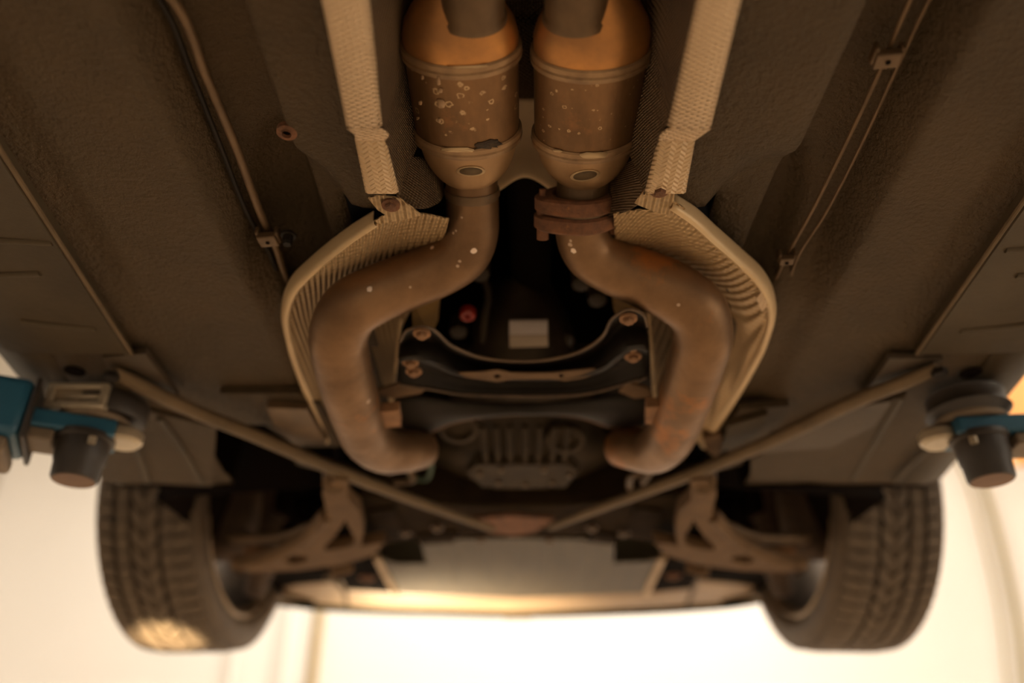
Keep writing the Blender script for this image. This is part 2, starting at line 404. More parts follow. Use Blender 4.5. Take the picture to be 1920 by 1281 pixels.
# tunnel roof and engine bay behind everything
V = []; Fc = []
for j, (y, wd, zt) in enumerate([(-2.2, .12, .72), (.2, .12, .74), (.62, .13, .74), (.75, .22, .80), (1.3, .30, .86), (1.36, .62, .95), (2.0, .55, .95), (2.08, .50, .75)]):
    for u in range(9):
        a = pi*u/8; V.append(Vector((XC-cos(a)*wd, y, H+.515+(zt-.515)*sin(a)**.6)))
for j in range(7):
    for u in range(8): a = j*9+u; Fc.append((a, a+1, a+10, a+9))
link('engine_bay_shell', V, Fc, M['void'], car, mods=(('SOLIDIFY', dict(thickness=.004, offset=1)),), label='tunnel and engine bay walls, black with shade')

# side covers with cross ribs
def cover(fn, s, sill, y0, y1, name, label):
    V = []; yy = [y0+(y1-y0)*i/20 for i in range(21)]
    for y in yy:
        a, b = fn(y), sill(y)-s*.03
        for t, z in ((0, .505), (0, .489), (.012, .486), (.05, .488), (.5, .489), (.9, .492), (1, .50)): V.append(Vector((a+(b-a)*t, y, z+H)))
    Fc = [(j*7+i, j*7+i+1, j*7+i+8, j*7+i+7) for j in range(20) for i in range(6)]
    o = link(name, V, Fc, M['cover'], car, label=label, sharp=30)
    return o
yc1 = P(0, 662, .49).y
cl = cover(coverL, -1, sillL, -.6, yc1, 'side_cover', 'left grey side cover with cross ribs')
cr = cover(coverR, 1, sillR, -.6, yc1, 'side_cover', 'right grey side cover with cross ribs')
for par, s, pts in ((cl, -1, (((-60, 447), (98, 455)), ((-60, 518), (75, 512)), ((40, 603), (180, 616)))),
                    (cr, 1, (((2000, 462), (1885, 468)), ((2000, 512), (1905, 516)), ((1960, 606), (1800, 620))))):
    for a, b in pts: tube('cover_rib', [P(*a, .489), P(*b, .489)], .004, M['cover'], par, n=6, seg=10, flat=.8)
# edge flange of the covers
for fn, s, par in ((coverL, 1, cl), (coverR, -1, cr)):
    tube('cover_edge', [Vector((fn(y)+s*.002, y, H+.4885)) for y in (-.5, 0, .3, .5, .7, yc1)], .0024, M['brace'], par, n=30, seg=8)

# bolt holes in the pan, their shade put in as black discs
def ring_hole(px, py, z, r, rr, ell=1.0):
    c = P(px, py, z); V, Fc = lathe_geo(c, (0, 0, -1), [(-.004, rr), (.001, rr), (.0015, r*1.2), (.003, r), (-.001, r*.9)], seg=28, sx=ell)
    g = link('hole_rim', V, Fc, M['rust'], car, label='rusty ring round a floor hole')
    V, Fc = lathe_geo(c, (0, 0, -1), [(-.0005, r*.95), (-.0005, r*.01)], seg=20, sx=ell); link('hole', V, Fc, M['void'], g, label='black disc for the shade of a drilled hole')
    return g
ring_hole(538, 248, .512, .0040, .0085)
for px, py in ((140, 696), (1820, 699)):
    V, Fc = lathe_geo(P(px, py, .497), (0, 0, -1), [(0, .0125), (.001, .0125), (.001, .0001)], seg=24, sx=1.0); link('hole_shade_disc', V, Fc, M['void'], car, label='small black disc for the shade of a hole in the sill underside')  # black disc in place of the shade inside a hole

# lines and clips ---------------------------------------------------------
lp = [(-60, -720), (100, -370), (280, -50), (325, 0), (385, 140), (440, 270), (497, 420), (514, 455), (530, 500), (552, 560), (570, 640)]
tube('fuel_line', [P(x, y, .528) for x, y in lp], .0040, M['steel_dirty'], car, n=60, seg=10, label='gritty brown line along the left floor channel')
lp = [(-90, -720), (75, -370), (255, -60), (300, 0), (360, 140), (412, 270), (474, 420), (495, 455), (515, 500), (535, 560), (552, 640)]
tube('brake_line', [P(x, y, .530) for x, y in lp], .0025, M['black'], car, n=60, seg=8, label='thin black line along the left floor channel')
for off in (0, 1):
    pts = [(2075, -720), (1900, -370), (1735, -60), (1706, 0), (1655, 120), (1590, 260), (1520, 400), (1470, 490), (1452, 530), (1448, 600)] if not off else [(2125, -720), (1945, -370), (1775, -60), (1742, 0), (1685, 120), (1620, 260), (1548, 400), (1492, 490), (1478, 540), (1462, 600)]
    tube('brake_line', [P(x, y, .526) for x, y in pts], .0016 if off else .002, M['steel_dirty'], car, n=60, seg=8, label='right hand thin metal line, outer' if off else 'right hand thin metal line, inner')
def clip(px, py, z, sx, sy, label=None, bolt_at=None):
    sx, sy = sx*.74, sy*.74
    c = P(px, py, z); b = box('line_clip', c, (sx, sy, .008), M['steel_dirty'], car, bev=.0015, rot=-.1, label=label)
    for s in (-1, 1): box('clip_tab', c+Vector((s*sx*.5, -.002, .004)), (sx*.2, sy*1.15, .010), M['steel_dirty'], b, bev=.002)
    V, Fc = lathe_geo(c-Vector((0, 0, .0045)), (0, 0, -1), [(0, .002), (.0004, .002), (.0004, .0001)], seg=14); link('clip_hole_disc', V, Fc, M['void'], b)  # black disc stands for the shade in the clip's hole
    if bolt_at: bolt('bolt', *bolt_at, z+.002, .005, M['black'], b, h=.012)
clip(1663, 110, .518, .026, .019, 'metal clip holding two thin lines on the right floor')
clip(1474, 487, .518, .020, .014)
clip(503, 449, .517, .026, .021, 'black clip on the left floor channel', (541, 441))

# tunnel heat shield ---------------------------------------------------------
shield = empty('tunnel_heat_shield', P(985, 200, .6), 'embossed aluminium tunnel heat shield', parent=car)
def strip(name, lines_, y0, y1, m, parent, label=None, n=50):
    """lines_: list of (function y -> (x, z))"""
    rows = [[Vector((f(y)[0], y, f(y)[1]+H)) for y in [y0+(y1-y0)*i/12 for i in range(13)]] for f in lines_]
    return loft(name, rows, m, parent, n=n, sub=1, thick=.0012, label=label)
yA = P(0, 240, .485).y; yB = P(0, 262, .492).y; yC = P(0, 362, .492).y; yE = P(0, 398, .50).y
aL, bL = line((603, 0), (650, 240), .485, .2), line((692, 0), (716, 240), .485, .2)
aR, bR = line((1390, 0), (1333, 240), .485, .2), line((1308, 0), (1252, 240), .485, .2)
a2L, b2L = line((666, 262), (686, 362), .492, .2), line((722, 262), (752, 380), .492, .2)
a2R, b2R = line((1303, 262), (1288, 345), .492, .2), line((1235, 262), (1205, 380), .492, .2)
for s, a, b, a2, b2, nm in ((-1, aL, bL, a2L, b2L, 'left'), (1, aR, bR, a2R, b2R, 'right')):
    strip('shield_flange', [lambda y: (a(y), .498), lambda y: (a(y), .487), lambda y: (a(y)-s*.003, .4845), lambda y: (b(y)+s*.004, .4845), lambda y: (b(y), .488)], -.3, yA, M['alu'], shield, f'{nm} pale embossed edge flange of the shield')
    # notch between the two flange heights
    rows = [[Vector((f1(yA), yA, .4845+H)), Vector((f1(yA)-s*.004, (yA+yB)/2, .488+H)), Vector((f2(yB), yB, .4915+H))] for f1, f2 in ((a, a2), (lambda y: (a(y)+b(y))/2, lambda y: (a2(y)+b2(y))/2), (b, b2))]
    loft('shield_step', rows, M['alu'], shield, n=14, sub=4, thick=.0012)
    strip('shield_flange', [lambda y: (a2(y), .502), lambda y: (a2(y), .493), lambda y: (a2(y)-s*.002, .4915), lambda y: (b2(y)+s*.003, .4915), lambda y: (b2(y), .494)], yB, yC, M['alu_zig'], shield, f'{nm} zigzag embossed lower flange')
# curved trough: wall, roof, wall
def sec(y):
    e = ss(yA-.01, yB+.01, y); xl = bL(y)*(1-e)+b2L(y)*e; xr = bR(y)*(1-e)+b2R(y)*e; k = ss(.50, .66, y)*.045
    xm = (xl+xr)/2
    return [Vector((x, y, z+H)) for x, z in ((xl, .4875+.006*e), (xl+.004, .52), (xl+.012+k*.4, .57), (xl+.03+k, .64), (xm-.05, .685), (xm, .69), (xm+.05, .685), (xr-.03-k, .64), (xr-.012-k*.4, .57), (xr-.004, .52), (xr, .4875+.006*e))]
yR = P(0, 372, .55).y
loft('shield_trough', [sec(y) for y in [-.3, 0, .15, .25, .33, .38, .43, yA, (yA+yB)/2, yB+.01, yC-.01, yC+.004]], M['alu_shaded'], shield, n=90, sub=4, thick=.0012, label='dimpled inner trough behind the converters, shade in its colour')
# pale bulged ends of the trough
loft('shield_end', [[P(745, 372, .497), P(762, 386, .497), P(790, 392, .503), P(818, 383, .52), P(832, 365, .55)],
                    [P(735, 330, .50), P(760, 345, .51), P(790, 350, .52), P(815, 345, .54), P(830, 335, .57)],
                    [P(728, 280, .51), P(755, 290, .53), P(785, 295, .55), P(810, 295, .58), P(830, 300, .61)]], M['alu_shaded'], shield, n=40, sub=8, thick=.0012, label='bulged left end of the trough')
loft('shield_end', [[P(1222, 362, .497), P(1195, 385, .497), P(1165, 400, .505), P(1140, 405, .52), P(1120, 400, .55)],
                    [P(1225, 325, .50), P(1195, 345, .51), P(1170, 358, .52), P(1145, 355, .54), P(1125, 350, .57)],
                    [P(1232, 275, .51), P(1205, 290, .53), P(1180, 300, .55), P(1155, 300, .58), P(1135, 300, .61)]], M['alu_shaded'], shield, n=40, sub=8, thick=.0012, label='bulged right end of the trough')
# pale roof plate between the converters, ending in a round opening
loft('shield_trough', [[P(880, 40, z)]+[P(x, 40, z) for x in (930, 985, 1040, 1090)] for z in (.684,)]+[[P(x, 184, .664) for x in (880, 930, 985, 1040, 1090)]], M['alu_shaded'], shield, n=30, sub=4, thick=.0012, label='dimpled roof strip between the converters, shade in its colour')
loft('shield_roof_plate', [[P(880, 180, .665), P(935, 182, .665), P(985, 182, .667), P(1035, 182, .665), P(1090, 180, .665)],
     [P(880, 270, .63), P(935, 270, .635), P(985, 268, .64), P(1035, 270, .635), P(1090, 270, .63)],
     [P(870, 395, .56), P(925, 365, .58), P(985, 332, .60), P(1040, 362, .58), P(1090, 400, .56)]], M['plate'], shield, n=50, sub=8, thick=.002, label='plain tan plate between the converters')

# lower heat shields ---------------------------------------------------------
SL = [[(700, 412), (660, 437), (618, 468), (580, 500), (546, 535), (529, 580), (538, 645), (560, 712), (586, 775), (608, 826)],
      [(708, 418), (668, 446), (628, 478), (592, 510), (560, 545), (545, 588), (553, 648), (574, 712), (598, 772), (620, 824)],
      [(724, 416), (682, 452), (640, 492), (605, 522), (578, 555), (562, 596), (572, 650), (592, 712), (614, 770), (634, 820)],
      [(772, 400), (735, 458), (700, 508), (660, 545), (628, 580), (610, 625), (620, 670), (640, 720), (660, 770), (680, 815)],
      [(842, 410), (828, 465), (810, 515), (790, 555), (765, 590), (750, 625), (744, 665), (740, 705), (738, 750), (736, 790)]]
SR = [[(1262, 378), (1300, 402), (1345, 442), (1388, 480), (1430, 520), (1454, 575), (1440, 640), (1408, 705), (1365, 775), (1325, 838)],
      [(1254, 386), (1290, 412), (1334, 453), (1376, 490), (1415, 530), (1438, 580), (1426, 640), (1394, 702), (1352, 770), (1312, 832)],
      [(1240, 394), (1276, 424), (1318, 466), (1358, 504), (1394, 545), (1412, 590), (1402, 642), (1372, 702), (1332, 768), (1298, 824)],
      [(1206, 392), (1232, 442), (1265, 492), (1300, 532), (1330, 572), (1340, 620), (1325, 670), (1300, 720), (1280, 770), (1262, 815)],
      [(1150, 400), (1155, 460), (1170, 510), (1190, 550), (1208, 590), (1216, 630), (1220, 670), (1222, 710), (1224, 750), (1226, 795)]]
zs = [.497, .492, .499, .535, .556]
for S, nm in ((SL, 'left'), (SR, 'right')):
    rows = [[P(x, y, .496+(z-.496)*ss(-1.2, 3, k)) for k, (x, y) in enumerate(r)] for r, z in zip(S, zs)]
    sh = loft('pipe_heat_shield', rows[1:], M['alu_rib'], car, n=90, sub=10, thick=.0015, label=f'{nm} curved ribbed heat shield behind the pipe')
    # rolled lip
    lip = []
    for k, (dz, t) in enumerate(((.010, -.1), (0, 0), (-.005, .3), (-.005, .75), (0.002, 1.05))):
        lip.append([a.lerp(b, t)+Vector((0, 0, dz)) for a, b in zip(rows[0], rows[1])])
    loft('shield_lip', lip, M['alu_rim'], sh, n=70, sub=3, thick=.0015, label='pale rolled lip')
    if nm == 'left':
        plate('shield_tab', [(690, 372), (712, 366), (748, 372), (776, 392), (790, 404), (760, 412), (712, 420), (700, 416), (722, 403), (708, 394)], .4945, .0015, M['alu_rib'], sh)
        bolt('rusty_bolt', 733, 384, .493, .0055, M['rust'], sh, h=.005)
        V, Fc = lathe_geo(P(584, 527, .512), (0, 0, -1), [(-.002, .008), (.004, .008), (.004, .0001)], seg=14); link('dark_nut', V, Fc, M['black'], sh)
    else:
        plate('shield_tab', [(1212, 350), (1232, 344), (1266, 344), (1264, 378), (1285, 392), (1262, 405), (1228, 398), (1190, 382)], .494, .0015, M['alu_rib'], sh)
        bolt('rusty_bolt', 1237, 357, .493, .0055, M['rust'], sh, h=.005)
        V, Fc = lathe_geo(P(1375, 535, .512), (0, 0, -1), [(-.002, .008), (.004, .008), (.004, .0001)], seg=14); link('dark_nut', V, Fc, M['black'], sh)
        plate('shield_patch', [(1418, 560), (1430, 545), (1440, 575), (1428, 585)], .488, .002, M['alu'], sh)

# catalytic converters ---------------------------------------------------------
def converter(cx0, cx1, dots_, left):
    """cx0, cx1: photo x of the axis at the top and at the outlet; the axis is level at its own height"""
    zc = .560
    A = P(cx0, 0, zc); B = P(cx1, 322, zc); ax = (B-A); L = ax.length; ax.normalize()
    def t(py): return (P(0, py, zc).y - A.y)/ax.y
    rb = .0485; sy = .64
    b1 = t(90 if left else 98); b2 = t(245 if left else 252)
    band = lambda c, r, w: [(c-w, r), (c-w*.8, r+.0022), (c-w*.15, r+.0026), (c, r+.0008), (c+w*.2, r+.0028), (c+w*.8, r+.0024), (c+w, r)]
    body = [(b1, rb-.001), (b1+.01, rb-.0015), ((b1+b2)/2, rb-.0015), (b2-.01, rb-.0015), (b2, rb-.002)]
    tex = 'spotty_converter' if left else 'converter_steel'
    mt = mat(tex, (.225, .13, .070), (.145, .085, .046), 26, metallic=.75, rough=.36, rough2=.5, bump=((180, .0002),), stretch=(1.2, .5, 1), third=((.24, .125, .062), 12, .60),
             spots=((.62, .47, .34), 105 if left else 190, .60 if left else .25))
    V, Fc = lathe_geo(A, ax, body, seg=72, sy=sy)
    root = link('catalytic_converter', V, Fc, mt, car, label='left catalytic converter with whitish splash marks' if left else 'right catalytic converter with a clean brown body')
    dome = [(t(-75), .0195), (t(-40), .0210), (t(-25), .0250), (t(-8), .0305), (t(14), .0380), (t(38), .0440), (t(62), .0470), (b1, rb-.0015)]
    V, Fc = lathe_geo(A, ax, dome, seg=72, sy=sy); V = [v for v in V]
    link('inlet_dome', V, Fc, mat('bronze_dome', (.60, .30, .115), (.34, .185, .095), 16, metallic=.85, rough=.33, rough2=.5), root, label='bronze tinted inlet dome')
    steel = mat('weld_band', (.34, .23, .15), (.20, .13, .085), 40, metallic=.6, rough=.4)
    for bb in (b1, b2):
        V, Fc = lathe_geo(A, ax, band(bb, rb-.0012, .007), seg=72, sy=sy); link('weld_band', V, Fc, steel, root)
    cl_ = t(318)-b2; cone = [(b2, rb-.0025)]+[(b2+cl_*q, .0255+(rb-.0035-.0255)*math.sqrt(max(0, 1-q**2.3))) for q in (.12, .25, .38, .5, .62, .73, .83, .91, .97, 1.0)]
    s2 = lambda r: sy+(1-sy)*max(0, min(1, (rb-.006-r)/.016))
    V, Fc = [], []
    for k, (tt, r) in enumerate(cone):
        v, _ = lathe_geo(A, ax, [(tt, r)], seg=72, sy=s2(r)); V += v
    Fc = [(k*72+q, k*72+(q+1) % 72, (k+1)*72+(q+1) % 72, (k+1)*72+q) for k in range(len(cone)-1) for q in range(72)]
    co = link('outlet_cone', V, Fc, mat('cone_steel', (.40, .26, .155), (.27, .17, .10), 24, metallic=.5, rough=.45, stretch=(1, .4, 1)), root)
    px, py, w_, h_ = (883, 321, 27, 9) if left else (1097, 329, 28, 10)
    # ground-off weld patch: pale rim round a grey centre
    out = []
    for c_, fr, m_ in (('weld_patch', 1.0, M['alu_rim']), ('patch_centre', .80, M['brace'])):
        q = [(px+w_*fr*cos(a)*(1 if not left else 1), py+h_*fr*sin(a)+(0 if left else -3*cos(a)), 0, None) for a in [2*pi*i/18 for i in range(18)]]+[(px, py, 0, None)]
        hh = hits(co, q); wl = WL[co.name]
        if len(hh) == 19:
            off = .0008 if fr == 1 else .0014
            pts = [Vector(h[:3])+wl-ray(px, py).normalized()*off for h in hh]; V = pts; Fc = [(i, (i+1) % 18, 18) for i in range(18)]
            link(c_, V, Fc, m_, root, mods=(('SOLIDIFY', dict(thickness=.001, offset=0)),))
    if left:   # dark burnt patch on the lower band, pale scraped stretch beside it
        pass
    inlet = lathe_geo(A, ax, [(t(-140)-.35, .0245), (t(8), .0245), (t(12), .0262), (t(22), .0262), (t(26), .023)], seg=40, sy=.85)
    V, Fc = inlet; V = [v+Vector(((.012 if left else -.014), 0, -.009)) for v in V]
    link('inlet_pipe', V, Fc, M['steel_dirty'], root, label='dull dark inlet pipe')
    return root, A, ax, t, co
c1, A1, ax1, t1, co1 = converter(858, 882, None, True)
c2, A2, ax2, t2, co2 = converter(1114, 1094, None, False)
def seam(root, pts):   # lengthwise body seam
    hh = hits(root, [(x, y, 0, None) for x, y in pts]); wl = WL[root.name]
    if len(hh) > 2: tube('body_seam', [Vector(h[:3])+wl for h in hh], .0016, M['steel_dirty'], root, n=20, seg=8)
seam(c2, [(1211, 150), (1203, 190), (1194, 230), (1188, 255)])
# scraped and burnt patches on the bands
def patch(root, name, pix, m):
    cen = (sum(p[0] for p in pix)/len(pix), sum(p[1] for p in pix)/len(pix)); pts = []
    for x, y in pix+[cen]:
        best = None
        for ch in [root]+[c for c in root.children if c.name.startswith(('weld_band', 'outlet_cone'))]:
            for h in hits(ch, [(x, y, 0, None)]):
                w_ = Vector(h[:3])+WL[ch.name]
                if best is None or (w_-Vector((0, 0, H))).length < (best-Vector((0, 0, H))).length: best = w_
        if best is None: return
        pts.append(best-ray(*cen).normalized()*.0007)
    n = len(pix); link(name, pts, [(i, (i+1) % n, n) for i in range(n)], m, root, mods=(('SOLIDIFY', dict(thickness=.0006, offset=0)),))
def blob(cx, cy, w_, h_, tilt=0.0, jag=.15, n=16):
    o = []
    for k in range(n):
        a = 2*pi*k/n; q = 1+random.uniform(-jag, jag); x, y = w_*q*math.copysign(abs(cos(a))**.7, cos(a)), h_*q*math.copysign(abs(sin(a))**.7, sin(a))
        o.append((cx+x, cy+y+tilt*x))
    return o
patch(c1, 'scraped_patch', blob(858, 281, 34, 4.5, .02), M['alu_rim'])
patch(c1, 'burnt_patch', blob(914, 271, 23, 8, -.15, .3, 26), M['burnt'])
patch(c1, 'scraped_patch', blob(878, 124, 34, 3.5, -.02, .2), M['alu_rim'])
patch(c2, 'scraped_patch', blob(1113, 291, 24, 6, -.02), M['alu_rim'])
patch(c2, 'scraped_patch', blob(1045, 283, 9, 2.5, .1), M['alu_rim'])
for x, y, w_, h_ in ((822, 152, 5, 8), (825, 170, 7, 6), (826, 195, 9, 9), (792, 145, 3.5, 6), (824, 226, 4, 6), (788, 192, 5, 5), (783, 222, 3, 4)): patch(c1, 'splash_mark', blob(x, y, w_*.8, h_*.8, .2, .3, 10), M['splash'])

# exhaust pipes ---------------------------------------------------------
pipeL = [(883, 318, .560), (885, 360, .548), (886, 400, .538), (884, 435, .528), (868, 474, .518), (826, 502, .510), (770, 526, .500), (710, 550, .488), (658, 580, .474), (636, 625, .462), (641, 680, .452), (655, 735, .444), (674, 790, .440), (692, 825, .440), (724, 845, .445), (760, 845, .458), (790, 842, .475)]
radL = [.0245, .0255, .026, .027, .028, .029, .029, .030, .031, .031, .031, .031, .031, .031, .030, .029, .027]
pipeR = [(1090, 405, .532), (1092, 440, .525), (1108, 473, .518), (1150, 500, .510), (1205, 522, .500), (1262, 548, .488), (1305, 580, .476), (1318, 625, .464), (1306, 680, .454), (1288, 735, .446), (1268, 790, .442), (1248, 828, .442), (1222, 845, .448), (1192, 842, .460), (1165, 838, .476)]
radR = [.0255, .0265, .028, .029, .030, .031, .031, .031, .031, .031, .031, .031, .030, .029, .027]
def expipe(pts, rad, label, specks, orange=.62):
    o = tube('exhaust_pipe', [P(*p) for p in pts], rad, M['rust'], car, n=110, seg=32, label=label, cap=False)
    d = hits(o, specks)
    o.data.materials[0] = mat('pipe_steel', (.235, .145, .092), (.155, .094, .058), 15, metallic=.7, rough=.40, rough2=.55, bump=((140, .0003),), third=((.34, .15, .055), 9, orange), dots=d)
    return o
WHT = (.85, .68, .55); DIM = (.5, .36, .26)
eL = expipe(pipeL, radL, 'left exhaust pipe bending outward and down', [(888, 471, .0032, WHT), (810, 464, .0022, WHT), (693, 542, .0028, WHT), (850, 437, .0013, DIM), (855, 433, .0012, DIM), (858, 499, .0016, DIM), (862, 490, .0015, DIM), (769, 539, .0013, DIM), (691, 753, .003, DIM), (866, 408, .0012, DIM)])
eR = expipe(pipeR, radR, 'right exhaust pipe bending outward, rusty orange on its upper bend', [(1075, 471, .0028, WHT), (1069, 459, .0022, DIM), (1070, 452, .0016, DIM), (1272, 572, .0018, DIM)], .50)
# weld collar of the left pipe, slip joint neck on the right
def ringat(name, pts, i, r, w_, m, par, seg=36):
    p, q = P(*pts[i]), P(*pts[i+1]); d = (q-p).normalized()
    V, Fc = lathe_geo(p, d, [(-w_, r-.002), (-w_, r), (-w_*.4, r+.001), (w_*.4, r+.001), (w_, r), (w_, r-.002)], seg=seg); return link(name, V, Fc, m, par)
ringat('pipe_collar', pipeL, 1, .0262, .0045, M['steel_dirty'], eL)
nk = [P(1096, 318, .560), P(1094, 345, .553), P(1092, 375, .544), P(1091, 405, .535)]
tube('pipe_neck', nk, [.0275, .0255, .0265, .0265], M['steel_dirty'], c2, n=14, seg=32, cap=False)
# two-bolt rusty flange clamp
def flange(pxy, z, scale, tiltv, name, label):
    c = P(*pxy, z); d = (P(*pipeR[1])-P(1094, 345, .553)).normalized()
    ring = []; N_ = 48
    a1 = (Vector((1, 0, 0))-d*d.x).normalized(); a2 = d.cross(a1)
    outer, inner = [], []
    rot = tiltv
    for k in range(N_):
        a = 2*pi*k/N_; ear = max(0, abs(cos(a-rot)))**6; r = (.0345+.0095*ear)*scale
        outer.append((cos(a)*r, sin(a)*r)); inner.append((cos(a)*.0265, sin(a)*.0265))
    V, Fc = [], []
    for t, so in ((-.0078, .93), (-.0055, 1.0), (.0055, 1.0), (.0078, .93)):
        V += [c+d*t+a1*x*so+a2*y*so for x, y in outer]
    for t in (.0078, -.0078): V += [c+d*t+a1*x+a2*y for x, y in inner]
    for j in range(6):
        for k in range(N_):
            a, b = j*N_+k, j*N_+(k+1) % N_; e, f = ((j+1) % 6)*N_+k, ((j+1) % 6)*N_+(k+1) % N_; Fc.append((a, b, f, e))
    o = link(name, V, Fc, M['rust'], eR, label=label)
    return o, c, d, a1, a2
f1, c_, d_, a1_, a2_ = flange((1086, 376), .540, 1.0, math.radians(-12), 'flange_clamp', 'crusty rusted flange with two bolt ears')
f2, c2_, d2_, _, _ = flange((1084, 409), .531, 1.0, math.radians(-12), 'flange_clamp', 'second crusty flange half')
g = lathe_geo(c_.lerp(c2_, .5), d_, [(-.006, .027), (-.006, .0305), (.006, .0305), (.006, .027)], seg=40); link('gasket_ring', *g, M['steel_dirty'], eR)
for s in (-1, 1):
    e = a1_*cos(math.radians(-12))*s + a2_*sin(math.radians(-12))*s
    V, Fc = lathe_geo(c_+e*.0365, d_, [(-.014, .0001), (-.014, .0035), (-.0055, .0035), (-.0055, .006), (.036, .006), (.036, .0001)], seg=10); link('clamp_bolt', V, Fc, M['rust'], eR)
# hanger brackets at the pipe ends
for pts, par, lab in (([(683, 775), (748, 770), (752, 800), (690, 806), (680, 795)], eL, 'rust orange bracket on the left pipe'), ([(1212, 764), (1268, 762), (1272, 790), (1235, 800), (1210, 795)], eR, 'rust orange bracket on the right pipe')):
    plate('hanger_bracket', pts, .436, .012, M['rust_soft'], par, label=lab)

# gearbox, propshaft and everything in the dark opening ---------------------------------------------------------
tube('propeller_shaft', [P(992, 300, .64), P(994, 400, .64), P(996, 530, .63)], .026, M['void'], car, n=20, seg=24, label='black propeller shaft in the tunnel')
gb_rows = []
for py, hw, zt, zb in ((520, 45, .66, .62), (580, 80, .64, .58), (660, 110, .62, .55), (740, 130, .60, .53), (800, 150, .58, .515), (850, 190, .56, .50), (885, 160, .55, .50), (915, 95, .55, .495)):
    cxp = 978; r = []
    for u in range(11):
        t = -1+2*u/10; r.append(P(cxp+hw*t, py, zb+(zt-zb)*abs(t)**2.4))
    gb_rows.append(r)
gb = loft('gearbox', gb_rows, M['box_dark'], car, n=60, sub=5, thick=.004, label='dark cast gearbox housing with ribs')
for x in (905, 930, 955, 985, 1012, 1040, 1065): tube('casting_rib', [P(x, 800, .507), P(x+(980-x)*.05, 840, .496), P(x+(980-x)*.1, 872, .492)], .0042, M['box_dark'], gb, n=10, seg=8)
plate('sump_cover', [(893, 872), (1065, 872), (1085, 885), (1060, 914), (905, 914), (875, 888)], .486, .016, M['box_dark'], gb, label='flat sump plate on the gearbox')
for x, y in ((900, 888), (935, 905), (985, 908), (1035, 905), (1068, 890), (940, 880), (1020, 880)): bolt('bolt', x, y, .485, .0045, M['steel_dirty'], gb, h=.004, washer=False)
for px, py, r in ((860, 795, 34), (1060, 815, 26)):
    c = P(px, py, .51); V, Fc = lathe_geo(c, (0, -.3, -1), [(0, .03), (.012, .028), (.014, .020), (.006, .018), (.006, .0001)], seg=24); link('housing_boss', V, Fc, M['box_dark'], gb)
lb = plate('label', [(955, 604), (1027, 603), (1027, 627), (955, 628)], .545, .003, M['label'], gb, label='small cream label, upper fold')
plate('label', [(955, 629), (1027, 628), (1028, 650), (956, 652)], .545, .006, M['label_shaded'], gb, label='small cream label, lower fold with shade in its colour')
V, Fc = lathe_geo(P(877, 586, .57), (0, -.2, -1), [(-.003, .010), (.006, .010), (.008, .008), (.008, .004), (.002, .0038), (.002, .0001)], seg=20); link('red_plug', V, Fc, M['red'], car, label='small red round plug in the dark opening')
tube('wiring_conduit', [P(905, 515, .60), P(915, 545, .59), P(910, 590, .58), P(904, 640, .57)], .0045, M['box_dark'], car, n=16, seg=8)
for x, y in ((900, 512), (1090, 530), (860, 620), (1120, 560), (930, 640), (1060, 636)):
    V, Fc = lathe_geo(P(x, y, .60), (0, -.2, -1), [(-.02, .012), (.004, .012), (.006, .007), (.006, .0001)], seg=8); link('housing_bolt', V, Fc, M['seal_dark'], car)
for a, lab in (([(770, 560, .51), (828, 535, .53), (822, 600, .53), (808, 632, .51), (775, 625, .51)], 'ochre mount left of the opening'), ([(1145, 545, .53), (1200, 560, .51), (1202, 600, .51), (1160, 605, .52), (1150, 580, .53)], 'ochre mount right of the opening'), ([(1160, 690, .50), (1208, 688, .50), (1200, 715, .50), (1180, 728, .50), (1162, 715, .50)], 'ochre mount under the crossmember end')):
    plate('rubber_mount', a, .5, .03, M['ochre'], car, label=lab)
# gearbox crossmember
R_ = [[(750, 640), (766, 618), (795, 613), (850, 650), (900, 670), (960, 677), (1030, 674), (1090, 658), (1130, 630), (1152, 594), (1178, 580), (1204, 588), (1214, 612)],
      [(750, 652), (768, 640), (795, 640), (850, 672), (900, 687), (960, 692), (1030, 690), (1090, 678), (1130, 656), (1156, 626), (1178, 612), (1202, 616), (1214, 632)],
      [(748, 672), (775, 664), (805, 670), (850, 695), (900, 705), (960, 708), (1030, 708), (1085, 701), (1130, 684), (1160, 655), (1180, 642), (1202, 642), (1215, 654)],
      [(748, 692), (775, 690), (805, 700), (850, 714), (900, 721), (960, 723), (1030, 723), (1090, 718), (1135, 706), (1165, 690), (1182, 680), (1202, 678), (1214, 684)],
      [(750, 722), (775, 726), (805, 730), (850, 738), (900, 742), (960, 743), (1030, 743), (1090, 740), (1140, 730), (1165, 722), (1185, 716), (1204, 712), (1212, 708)]]
zz = [.466, .482, .458, .482, .468]
xm = loft('gearbox_crossmember', [[P(x, y, z) for x, y in r] for r, z in zip(R_, zz)], M['black'], car, n=70, sub=5, thick=.003, label='black pressed steel crossmember with rusty edge')
tube('member_edge', [P(x, y, .465) for x, y in R_[0]], .0018, M['black_edge'], xm, n=60, seg=8, label='rust brown upper edge')
tube('member_edge', [P(x, y, .467) for x, y in R_[4]], .0014, M['black_edge'], xm, n=60, seg=8)
plate('member_plate', [(860, 700), (905, 698), (932, 694), (960, 700), (1035, 700), (1060, 697), (1110, 692), (1130, 694), (1100, 708), (1060, 715), (1035, 711), (960, 712), (932, 717), (900, 712), (870, 708)], .4555, .0015, M['cast'], xm, holes=([(924, 706), (932, 702), (940, 706), (932, 710)], [(1046, 705), (1052, 702), (1058, 705), (1052, 709)]), label='brighter middle strip with two holes')  # lighter material than the member around it
for x, y in ((791, 625), (770, 679), (776, 696), (1178, 597), (1185, 648), (1187, 668)): bolt('rusty_bolt', x, y, .462, .0062, M['rust_soft'], xm, h=.006)
